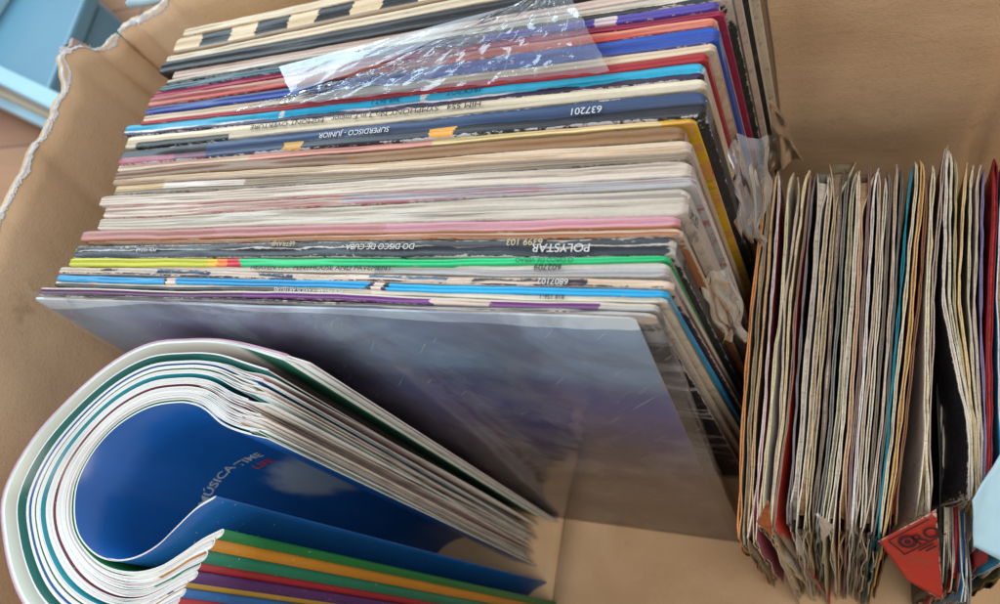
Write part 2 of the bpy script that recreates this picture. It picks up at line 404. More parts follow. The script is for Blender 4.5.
# (name of look, front200, front620, back200, back620, xl, xr, lean, dict(mat), side colour, label, texts)
T = lambda s, px, py, size, ink, rot=math.pi, sq=1.0: (s, px, py, size, ink, rot, sq)
LP = [
 ('worn', 301, 315, 298.2, 310.5, .008, 0, .004, dict(base=(34, 36, 42), wear=.62, streak=(196, 196, 200), streak_amt=.8), (120, 120, 122), 'thin black edged album sleeve with scuffed white spine directly behind the clear plastic sleeve', []),
 ('purple', 298.2, 310.5, 290.8, 302, .006, .001, .010, dict(base=(206, 196, 182), wear=.25, front=(98, 50, 104), split=.72, frontsegs=[(0, (92, 48, 92)), (.42, (112, 52, 126)), (.72, (206, 186, 172)), (.8, (128, 62, 134)), (.93, (206, 196, 182))]), (190, 180, 160), 'album sleeve with plum purple spine and worn beige upper edge', []),
 ('cream', 290.8, 302, 284.6, 295.6, .013, .003, .016, dict(base=(222, 214, 196), wear=.2, front=(222, 214, 196), split=.55, frontsegs=[(0, (64, 66, 68)), (.36, (92, 90, 86)), (.52, (196, 190, 160)), (.62, (224, 216, 198))]), (120, 110, 90), 'cream spined album sleeve numbered 818 156-1 below the bright blue one', [T('818 156-1', 552, 298, .0042, ink_k), T('POLYSTAR  VARIOS ARTISTAS', 308, 292.6, .0042, ink_w, math.pi, 1.0)]),
 ('blue', 284.6, 295.6, 277.5, 287.6, .015, .0035, .020, dict(base=(30, 164, 224), wear=.13, segs=[(0, (36, 150, 206)), (.245, (60, 40, 46)), (.25, (222, 206, 196)), (.268, (30, 158, 218)), (.607, (50, 60, 80)), (.615, (222, 206, 196)), (.632, (30, 40, 60)), (.638, (34, 170, 226))]), (20, 140, 196), 'album sleeve with bright sky blue spine nicked in two places', []),
 ('torn', 277.5, 287.6, 269.6, 278.2, .014, .005, .023, dict(base=(40, 44, 62), wear=.7, wearcol=(218, 196, 176), segs=[(0, (206, 190, 176)), (.1, (60, 60, 70)), (.14, (200, 192, 186)), (.22, (62, 82, 110)), (.33, (204, 192, 182)), (.42, (44, 76, 104)), (.48, (218, 204, 194)), (.60, (52, 96, 130)), (.72, (216, 196, 178)), (.755, (44, 46, 64)), (.9, (224, 196, 166))], front=(52, 38, 52), split=.3, splitwear=.3), (70, 52, 56), 'dark mottled album sleeve with peeled peach paper patches on its spine numbered 6807102', [T('6807102', 553, 282, .0040, ink_w)]),
 ('white', 269.6, 278.2, 265.8, 263, .022, .003, .022, dict(base=(222, 216, 206), wear=.2, front=(176, 174, 176), split=.62, frontsegs=[(0, (222, 214, 204)), (.6, (178, 176, 176)), (1, (178, 176, 176))]), (196, 184, 172), 'white album sleeve with thin black spine lettering in front of the green and yellow one', [T('HEAVEN 17 - "PENTHOUSE AND PAVEMENT"', 320, 268.2, .0042, ink_k, 0.0, 1.2), T('602709', 548, 267.2, .0042, ink_k)]),
 ('rainbow', 265.8, 263, 257.6, 256.9, .020, .003, .020, dict(base=(30, 196, 122), wear=.06, segs=[(0, (196, 200, 46)), (.31, (232, 196, 50)), (.325, (236, 130, 46)), (.345, (206, 40, 56)), (.375, (30, 196, 122))]), (60, 60, 44), 'album sleeve with yellow to green spine broken by short orange and red bands', [T('O DISCO DE VERAO', 544, 261.0, .0036, plain('dark_green_ink', (10, 96, 60), .6))]),
 ('polystar', 257.6, 256.9, 243, 237.2, .019, .004, .024, dict(base=(50, 54, 62), wear=.46, front=(30, 38, 50), split=.62, splitwear=.02, wearcol=(206, 200, 190)), (40, 38, 38), 'thick black album sleeve numbered 6399 103 with bold white upside-down lettering', [T('POLYSTAR', 561, 248, .0056, ink_w), T('6399 103', 525, 241, .0046, ink_c), T('DO DISCO DE CUBA -', 378, 246.8, .0042, ink_w), T('LETRANJI', 285, 241, .0036, ink_c), T('POLYSTAR', 147, 249.8, .0034, ink_w)]),
 ('tan', 243, 237.2, 239.4, 229, .026, .006, .026, dict(base=(206, 180, 158), wear=.4, front=(170, 112, 74), split=.55), (196, 168, 132), 'thin tan album sleeve between the scuffed black and the pink ones', []),
 ('pink', 239.4, 229, 228.4, 217.2, .021, .005, .026, dict(base=(196, 140, 150), wear=.16, segs=[(0, (178, 122, 114)), (.3, (188, 132, 132)), (.6, (200, 144, 156))], front=(168, 108, 76), split=.16), (76, 62, 54), 'album sleeve with dusty pink spine', []),
 ('white', 228.4, 217.2, 213.5, 190, .028, .007, .030, dict(base=(198, 188, 172), wear=.5, streak=(120, 112, 104), streak_amt=.8, wearcol=(220, 210, 196)), (196, 186, 176), 'thick grubby white album sleeve directly behind the pink one', []),
 ('white2', 213.5, 190, 201, 180, .030, .009, .030, dict(base=(196, 190, 190), wear=.35, streak=(150, 60, 64), streak_amt=.75, segs=[(0, (206, 190, 174)), (.22, (192, 174, 162)), (.5, (172, 172, 178)), (.8, (180, 184, 186))], wearcol=(216, 206, 194)), (216, 206, 200), 'whitish album sleeve with smudged red and blue streaks along its spine', []),
 ('white3', 201, 180, 190, 164.5, .024, .007, .030, dict(base=(214, 200, 184), wear=.5, streak=(150, 134, 118), streak_amt=.7, wearcol=(224, 212, 198)), (218, 208, 202), 'pinkish white album sleeve lettered on its right edge above the streaked one', []),
 ('ochre', 190, 164.5, 180, 155, .030, .006, .032, dict(base=(190, 170, 138), wear=.35, segs=[(0, (206, 176, 130)), (.12, (222, 212, 200)), (.3, (168, 152, 130)), (1, (176, 160, 140))], front=(136, 124, 108), split=.35), (136, 116, 90), 'olive grey album sleeve with ochre stained left end', []),
 ('cream2', 180, 155, 174, 142.8, .028, .006, .032, dict(base=(214, 192, 162), wear=.5, streak=(168, 128, 92), streak_amt=.7), (190, 168, 138), 'cream and tan layered album sleeve in front of the brown one', []),
 ('brown', 174, 142.8, 165, 129, .027, .003, .032, dict(base=(140, 102, 68), wear=.12, segs=[(0, (136, 104, 78)), (.5, (146, 106, 66)), (1, (138, 98, 58))], front=(150, 118, 84), split=.1), (170, 130, 96), 'album sleeve with plain mid brown spine', []),
 ('yellow', 165, 129, 158, 123.6, .026, .0065, .034, dict(base=(222, 206, 176), wear=.12, segs=[(0, (206, 186, 160)), (.3, (216, 156, 140)), (.63, (228, 208, 150)), (.955, (236, 192, 36))], streak=(206, 120, 110), streak_amt=.5), (232, 190, 40), 'cream and salmon spined album sleeve with bright yellow side', []),
 ('navy', 158, 123.6, 142.5, 99.4, .026, .010, .035, dict(base=(32, 62, 104), wear=.32, wearcol=(216, 218, 222), front=(24, 28, 38), split=.45, segs=[(0, (30, 32, 34)), (.16, (40, 42, 44)), (.2, (36, 62, 100))], frontsegs=[(0, (158, 84, 100)), (.13, (110, 66, 84)), (.2, (34, 50, 84)), (.36, (206, 156, 66)), (.4, (28, 34, 50)), (.62, (226, 160, 50)), (.66, (22, 26, 36))]), (26, 26, 30), 'thick navy blue album sleeve numbered 637201 with flame orange spots', [T('637201', 586, 111, .0052, ink_w), T('SUPERDISCO - JUNIOR', 354, 133.0, .0044, ink_w)]),
 ('cream3', 142.5, 99.4, 130, 87.8, .025, .009, .036, dict(base=(226, 214, 186), wear=.25, front=(196, 184, 160), split=.5, wearcol=(206, 190, 168), frontsegs=[(0, (190, 176, 150)), (.03, (34, 36, 36)), (.24, (200, 188, 164)), (1, (196, 184, 160))]), (200, 176, 136), 'cream album sleeve with long black spine lettering in front of the cyan one', [T('HIM 554   SYMPHONY No 3 in F minor   EGMONT OVERTURE', 358, 117.0, .0042, ink_k, math.pi, 1.3)]),
 ('cyan', 130, 87.8, 118, 71, .020, .008, .036, dict(base=(26, 172, 210), wear=.32, front=(42, 28, 62), split=.30, splitwear=.12, wearcol=(226, 214, 218), segs=[(0, (22, 156, 190)), (.3, (20, 172, 214)), (.35, (220, 230, 230)), (.358, (20, 180, 226)), (.6, (218, 224, 226)), (.61, (30, 176, 214))]), (206, 190, 176), 'album sleeve with bright turquoise spine chipped white', [T('JACKPOT', 464, 91.8, .0046, ink_b), T('368 367.1', 386, 101.0, .0046, ink_b)]),
 ('red', 118, 71, 114, 62.8, .031, .009, .036, dict(base=(168, 36, 44), wear=.08), (160, 34, 42), 'album sleeve with dark red spine directly behind the turquoise one', []),
 ('cream4', 114, 62.8, 107.3, 53.8, .030, .011, .038, dict(base=(216, 196, 168), wear=.3, streak=(176, 146, 112), streak_amt=.5), (176, 140, 106), 'cream spined album sleeve between the red and the royal blue ones', []),
 ('royal', 107.3, 53.8, 100, 38.4, .031, .012, .040, dict(base=(34, 74, 158), wear=.10, segs=[(0, (40, 56, 104)), (.4, (34, 66, 140)), (.7, (30, 82, 176))], front=(26, 68, 160), split=.7), (34, 78, 170), 'album sleeve with glossy royal blue spine', []),
 ('orange', 100, 38.4, 90.5, 29, .031, .011, .040, dict(base=(198, 100, 76), wear=.22, segs=[(0, (166, 72, 60)), (.4, (184, 86, 68)), (.7, (214, 112, 92))], front=(190, 70, 58), split=.4, streak=(206, 180, 150), streak_amt=.4), (196, 176, 150), 'album sleeve with faded orange red spine between the royal blue and magenta ones', []),
 ('magenta', 90.5, 29, 84.5, 22.6, .031, .013, .042, dict(base=(160, 30, 78), wear=.16, wearcol=(226, 206, 186)), (140, 24, 66), 'album sleeve with magenta spine and worn cream right edge', []),
 ('violet', 84.5, 22.6, 79.5, 14.5, .036, .011, .042, dict(base=(82, 70, 150), wear=.22, wearcol=(210, 200, 210), segs=[(0, (72, 104, 116)), (.4, (84, 84, 124)), (.66, (80, 68, 158)), (.83, (212, 196, 200)), (.86, (80, 68, 158))]), (206, 186, 160), 'album sleeve with blue violet spine marked by a pale diagonal label', []),
 ('green', 79.5, 14.5, 74, 3, .038, .015, .044, dict(base=(196, 188, 174), wear=.5, front=(30, 44, 40), split=.45, splitwear=.3), (30, 42, 38), 'dark green and white album sleeve with ragged worn spine', []),
 ('pinkish', 74, 3, 66, -6, .040, .017, .044, dict(base=(212, 190, 176), wear=.4, streak=(180, 140, 130), streak_amt=.4), (216, 206, 186), 'pinkish cream album sleeve in front of the plain black one', []),
 ('black', 66, -6, 55, -22, .030, .019, .046, dict(base=(24, 28, 34), wear=.02), (204, 196, 180), 'thick plain black album sleeve near the back of the long row', []),
 ('cream5', 55, -22, 48.5, -34, .030, .021, .046, dict(base=(216, 200, 172), wear=.25), (214, 206, 192), 'cream album sleeve behind the plain black one', []),
 ('check', 48.5, -34, 33, -56, .033, .022, .046, dict(base=(216, 192, 152), wear=.05, front=(150, 124, 94), split=.2, segs=None), (90, 84, 78), 'cream album sleeve with black checker blocks along its spine', []),
 ('cream6', 33, -56, 26, -68, .037, .023, .048, dict(base=(222, 204, 172), wear=.15), (86, 132, 140), 'rearmost cream album sleeve with pale teal right side', []),
]
chk = []
for i in range(7):
    p = .065+i*.125; chk += [(p, (24, 26, 30)), (p+.064, (218, 194, 156))]
LP[30][8]['segs'] = [(0, (218, 194, 156))]+chk
for idx, (nm, f2, f6, b2, b6, xl, xr, lean, md, side, label, texts) in enumerate(LP):
    top = .315 + .0008*math.sin(idx*2.3)*(1 if idx > 1 else .2)
    V, Fc, mi, at, org, geo = sleeve(nm, f2, f6, b2, b6, xl, xr, lean, None, top=top, seed=idx+1, wav=.0006, n=150, grooves=(.28, .52, .76) if nm in ('white', 'white2', 'white3', 'cream2', 'ochre') else ((.5,) if b2-f2 < -5 else (.45,)))
    m0 = card_mat('print_'+nm, seed=idx*1.7, **md)
    m1 = card_mat('side_'+nm, side, wear=.5, wearcol=tuple(min(255, v*.5+105) for v in side), seed=idx*2.1, streak=tuple(v*.7 for v in side), streak_amt=.3)
    if nm == 'yellow':
        s = NT('side_bands'); sp = s.n('ShaderNodeSeparateXYZ'); s.l(s.obj(), sp.inputs[0]); nn_ = s.noise(s.obj((90,)*3), 1, 4)
        hz_ = s.math('MULTIPLY', s.math('ADD', sp.outputs[2], s.math('MULTIPLY', s.math('SUBTRACT', nn_, .5), .012)), 3.0)
        m1 = s.set(s.ramp(hz_, [(0, lin((196, 172, 142))), (.79, lin((200, 176, 146))), (.81, lin((206, 70, 44))), (.845, lin((232, 150, 40))), (.87, lin((240, 200, 30))), (1, lin((240, 204, 40)))]), .5)
    if texts:
        t = empty('album_sleeve', org); mesh_obj('jacket', V, Fc, [m0, m1], t, org, mi=mi, attr=at)
        for (s, px, py, size, ink, rot, sq) in texts:
            p = P(px, py, top+.0004)
            f, b = geo[0], geo[1]
            slope = math.atan2(b(.0)-b(-.3)+f(0)-f(-.3), .6)
            wd = b(p.x)-f(p.x); size = min(size*.84, wd*.95); yc = max(f(p.x)+size*.45, min(b(p.x)-size*.45, p.y))
            text_on(t, org, s, p.x, yc, top+.0010, size, ink, rot+slope, sq)
        tag(t, label, 'record sleeve', G)
    else:
        o = mesh_obj('album_sleeve', V, Fc, [m0, m1], None, org, mi=mi, attr=at); tag(o, label, 'record sleeve', G)
    if nm == 'white3':
        tl = t if texts else o
        pp = P(694, 219, .262)
        XR = geo[3]
        r = ray(694, 219); tpar = (XR+.0012)/r.x if abs(r.x) > 1e-6 else 0
        q = Vector((0, 0, HC))+r*((XR+.0012)/r.x)
        tx = text_on(o, org, 'LIM 203', q.x, q.y, q.z, .0055, ink_k)
        tx.name = 'side_lettering'; tx.rotation_euler = Matrix(((0, 0, 1), (.25, .97, 0), (-.97, .25, 0))).transposed().to_euler() if False else (math.radians(90), math.radians(76), math.radians(90))

# front album in a glossy clear plastic sleeve ---------------------
def plastic_mat(name, tint=(.9, .94, .98), haze=.12, rough=.08, ns=60, strength=.4, dist=.002, sc=(1, 1, 1), scratch_amt=.3):
    s = NT(name); s.t.nodes.remove(s.b)
    tr = s.n('ShaderNodeBsdfTransparent'); tr.inputs[0].default_value = tint+(1,)
    gl = s.n('ShaderNodeBsdfGlossy'); gl.inputs['Roughness'].default_value = rough; gl.inputs[0].default_value = (.95, .97, 1, 1)
    df = s.n('ShaderNodeBsdfDiffuse'); df.inputs[0].default_value = (.80, .86, .90, 1)
    fr = s.n('ShaderNodeFresnel'); fr.inputs[0].default_value = 1.5
    bp = s.n('ShaderNodeBump'); bp.inputs['Strength'].default_value = strength; bp.inputs['Distance'].default_value = dist
    s.l(s.noise(s.obj(tuple(ns*k for k in sc)), 1, 4, .55, .8), bp.inputs['Height'])
    for d in (gl, fr): s.l(bp.outputs[0], d.inputs['Normal'])
    m1 = s.n('ShaderNodeMixShader'); m1.inputs[0].default_value = haze
    s.l(tr.outputs[0], m1.inputs[1]); s.l(df.outputs[0], m1.inputs[2])
    scr = s.noise(s.obj((260, 260, 1500), (2, 3, 1)), 1, 2, .5, 1.0); scb = s.noise(s.obj((25, 25, 25), (5, 3, 1)), 1, 3)
    rot = s.n('ShaderNodeMapping'); rot.inputs['Rotation'].default_value = (0, .9, 0); s.l(s.obj((1, 1, 1)), rot.inputs[0])
    rs2 = s.n('ShaderNodeMapping'); rs2.inputs['Scale'].default_value = (60, 60, 1600); s.l(rot.outputs[0], rs2.inputs[0])
    sc2 = s.noise(rs2.outputs[0], 1, 1, .4, .6)
    scratch = s.math('MAXIMUM', s.math('MULTIPLY', s.step(scr, .68, .76), s.step(scb, .5, .62)), s.math('MULTIPLY', s.step(sc2, .70, .76), .7))
    smudge = s.math('MULTIPLY', s.step(scb, .45, .75), .10)
    hz = s.math('ADD', s.math('ADD', haze, smudge), s.math('MULTIPLY', scratch, scratch_amt)); s.l(hz, m1.inputs[0])
    m2 = s.n('ShaderNodeMixShader'); s.l(fr.outputs[0], m2.inputs[0]); s.l(m1.outputs[0], m2.inputs[1]); s.l(gl.outputs[0], m2.inputs[2])
    s.l(m2.outputs[0], s.out.inputs[0]); return s.m
V, Fc, mi, at, org, geo = sleeve('front', 304.6, 318.5, 301.8, 315.6, 0.002, -.007, -.036, None, top=.3135, seed=40, wav=.0003)
s = NT('cover_print_and_sheen')
tc = s.n('ShaderNodeTexCoord'); sp = s.n('ShaderNodeSeparateXYZ'); s.l(tc.outputs['Object'], sp.inputs[0])
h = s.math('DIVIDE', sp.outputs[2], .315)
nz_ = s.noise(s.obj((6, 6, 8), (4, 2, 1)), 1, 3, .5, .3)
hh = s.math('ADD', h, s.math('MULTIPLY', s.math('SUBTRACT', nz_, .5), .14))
c = s.ramp(hh, [(0, lin((172, 148, 134))), (.25, lin((160, 138, 136))), (.42, lin((140, 120, 154))), (.58, lin((112, 100, 196))), (.72, lin((108, 122, 216))), (.785, lin((124, 150, 212))), (.83, lin((176, 216, 250))), (.96, lin((206, 232, 250))), (1, lin((214, 230, 238)))])  # invented print; pale top paints the sheen, brown foot the cardboard's reflection
cl = s.noise(s.obj((12, 12, 16), (1, 7, 3)), 1, 6, .62, 1.0)
c = s.mix(s.math('MULTIPLY', s.step(cl, .45, .66), .36), c, lin((150, 136, 150)))
c2 = s.noise(s.obj((9, 9, 12), (7, 2, 8)), 1, 6, .6, 1.2)
c = s.mix(s.math('MULTIPLY', s.step(c2, .46, .64), .42), c, lin((72, 64, 120)))
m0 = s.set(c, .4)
ft = empty('album_sleeve', org)
tag(ft, 'frontmost album in a glossy clear plastic sleeve with misty blue violet cover and sheen painted in', 'record sleeve', G)
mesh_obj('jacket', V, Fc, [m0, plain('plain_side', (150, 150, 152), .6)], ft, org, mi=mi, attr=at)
f_, b_, XL, XR, tp = geo
XR += .006
V = []; Fc = []; nx, nz = 60, 40
for i in range(nx+1):
    for j in range(nz+1):
        u = i/nx; w = j/nz; x = XL-.003+(XR-XL+.005)*u; z = .002+.3150*w
        y = f_(x) - .0010 - .036*(1-z/.3135) - .0010*noise.noise(Vector((x*9, z*9, 2))) + .0035*sm(.93, 1.0, w)
        y -= .0016*math.sin(math.pi*min(1, u*1.02))
        V.append((x, y, z))
for i in range(nx):
    for j in range(nz): q = i*(nz+1)+j; Fc.append((q, q+nz+1, q+nz+2, q+1))
# folded right edge of the film running back
base = len(V)
for j in range(nz+1):
    x, y, z = V[nx*(nz+1)+j]
    for k, (dx, dy) in enumerate(((.0006, .0012), (.0004, .003), (-.001, .005))): V.append((x+dx+.0004*noise.noise(Vector((z*40, 3, 1))), y+dy, z))
for j in range(nz):
    a = nx*(nz+1)+j; r0 = base+j*3; r1 = base+j*3+3
    Fc += [(a, r0, r1, a+1), (r0, r0+1, r1+1, r1), (r0+1, r0+2, r1+2, r1+1)]
mesh_obj('plastic_cover', V, Fc, [plastic_mat('clear_sleeve', (.96, .97, 1.0), .055, .08, 12, .30, .003, (1, 1, 1.3), .28)], ft, org)

# ------------------------------------------------------------------ single sleeves
GS = 'single sleeves standing in the box'
ZS = .187
def poly(top):                                        # picture columns at rows -> X as a function of Y
    pts = sorted(((P(x, y, ZS).y, P(x, y, ZS).x) for y, x in top))
    return lambda Y: interp(pts, Y) if pts[0][0] <= Y <= pts[-1][0] else (pts[0][1]+(Y-pts[0][0])*(pts[1][1]-pts[0][1])/(pts[1][0]-pts[0][0]) if Y < pts[0][0] else pts[-1][1]+(Y-pts[-1][0])*(pts[-1][1]-pts[-2][1])/(pts[-1][0]-pts[-2][0]))
def single(rows, th, ca, cb, label, ylo=.0353, yhi=.221, top=ZS, bot=(0, 0), wear=.45, edge=PAPER, seed=0, tear=.0012, curl=.0, fill=None, keep=False):
    """rows: ((row, column)...) of the top edge; th thickness; ca left face, cb right face; bot: shift of the foot near/far"""
    X = poly(rows); ny, nz = 34, 18; V = []; Fc = []; mi = []; ed = []
    push = .020 if seed < 30 and rows[0][1] > 779 else (.006 if seed < 60 else 0)
    rnd = random.Random(seed); dog = rnd.choice((0, 0, .004, .008, .014)); dsd = rnd.randint(0, 1); flare = (rnd.uniform(-.003, .0005), rnd.uniform(-.0005, .003)); ffar = rnd.uniform(-.002, .002); sheets = (0, 1); pt = .0005
    yl = ylo; ncol = nz+1
    def pos(sd, face, i, j):
        u = i/ny; w = j/nz; w = 1-(1-w)**1.5
        pinch = min(1, min(u, 1-u)/.05)
        y = yl+(yhi-yl)*u; z = top*w
        # ragged borders
        if j == nz: z += tear*noise.noise(Vector((y*160, seed, sd)))+2*tear*noise.noise(Vector((y*40, seed+sd*5, 1)))
        rr = max(0, 1-min(u, 1-u)*30); z -= rr*rr*.003*(w > .9)
        if w > .5: z -= max(0, dog-(y-yl)*(1.2+sd*.3))*((w-.5)*2)**3 * (1 if sd == dsd else .25)
        if i == 0: y += 1.2*tear*noise.noise(Vector((z*140, seed, 4)))+1.5*tear*noise.noise(Vector((z*30, seed, 9)))
        if i == ny: y += 1.4*tear*noise.noise(Vector((z*140, seed, 7)))
        sh = (bot[0]*(1-u)+bot[1]*u)*(1-w)
        half = th/2*(.35+.65*pinch)
        x = X(y)+sh+.0007*noise.noise(Vector((y*22, z*20, seed*3)))+.0004*noise.noise(Vector((y*75, z*60, seed*3+sd)))*(.4+w)
        x += flare[sd]*max(0, 1-u/.16)**2*w*(.5+.5*math.sin(z*90+seed)) + ffar*max(0, (u-.9)/.1)**2*w
        y -= push*(1-w)*max(0, 1-u*2.2)
        y += .0035*(1-u)**6*noise.noise(Vector((z*45, seed*1.1, sd*2)))*(1-w*.5)
        x += curl*max(0, u-.88)/.12*w*(1 if sd else -.3)
        off = (-half if sd == 0 else half-pt) + (pt if face else 0) + th/2
        return Vector((x+off, y, z))
    for sd in sheets:
        for face in (0, 1):
            for i in range(ny+1):
                for j in range(nz+1):
                    V.append(pos(sd, face, i, j)); u = i/ny
                    ed.append(max(0, 1-min(u, 1-u)*24, (j-nz+2)/2))
        b0 = (sd*2)*(ny+1)*ncol; b1 = b0+(ny+1)*ncol
        for i in range(ny):
            for j in range(nz):
                q = i*ncol+j
                Fc.append((b0+q, b0+q+1, b0+q+ncol+1, b0+q+ncol)); mi.append(0 if sd == 0 else 2)
                Fc.append((b1+q, b1+q+ncol, b1+q+ncol+1, b1+q+1)); mi.append(2 if sd == 0 else 1)
            q = i*ncol+nz; Fc.append((b0+q, b1+q, b1+q+ncol, b0+q+ncol)); mi.append(2)
        for i in (0, ny):
            for j in range(nz):
                q = i*ncol+j; Fc.append((b0+q, b0+q+1, b1+q+1, b1+q) if i else (b0+q, b1+q, b1+q+1, b0+q+1)); mi.append(2)
    # spines joining both sheets at the near and far folds
    n1 = (ny+1)*ncol
    for i in (0, ny):
        for j in range(nz):
            q = i*ncol+j; Fc.append((n1+q, n1+q+1, 2*n1+q+1, 2*n1+q)); mi.append(2)
    # strip capping the gap between the two sheets; dark fills paint its shade
    b0 = len(V); rec = .0006+.0016*random.Random(seed*5).random()
    for i in range(1, ny):
        for sd in (0, 1):
            for dz in (0, .02):
                p = pos(sd, 1-sd, i, nz); V.append(p-Vector((0, 0, rec+dz+.010*max(0, 1-i/ny*9)+.004*max(0, 1-(1-i/ny)*12)+.0006*noise.noise(Vector((p.y*120, seed, sd)))))); ed.append(.3)
    for i in range(ny-2):
        q = b0+i*4
        Fc += [(q, q+2, q+6, q+4), (q+1, q, q+4, q+5), (q+2, q+3, q+7, q+6)]; mi += [3, 3, 3]
    A = card_mat('single_a', ca, wear=wear, wearcol=edge, seed=seed*1.3)
    B = card_mat('single_b', cb, wear=wear, wearcol=edge, seed=seed*1.9)
    kx = random.Random(seed*9).choice((.72, 1.04, 1.15, 1.2)); edge = tuple(min(250, v*kx) for v in edge)
    E = card_mat('single_edge', edge, wear=.3, wearcol=tuple(min(255, v*1.08) for v in edge), seed=seed*2.3, streak=tuple(v*.6 for v in edge), streak_amt=.3)
    org = (X((yl+yhi)/2), (yl+yhi)/2, 0)
    FM = card_mat('single_fill', fill or edge, wear=.3, wearcol=edge, seed=seed*3.7, streak=tuple(v*.5 for v in (fill or edge)), streak_amt=.5)
    o = mesh_obj('single_sleeve', V, Fc, [A, B, E, FM], None, org, mi=mi, attr={'edge': ed, 'tt': [.5]*len(V), 'ux': [.5]*len(V)})
    return tag(o, label, 'record sleeve', GS)
R = lambda a, b, c, d: ((180, a), (300, b), (420, c), (520, d))
cr = (212, 198, 178); wh = (216, 210, 200)
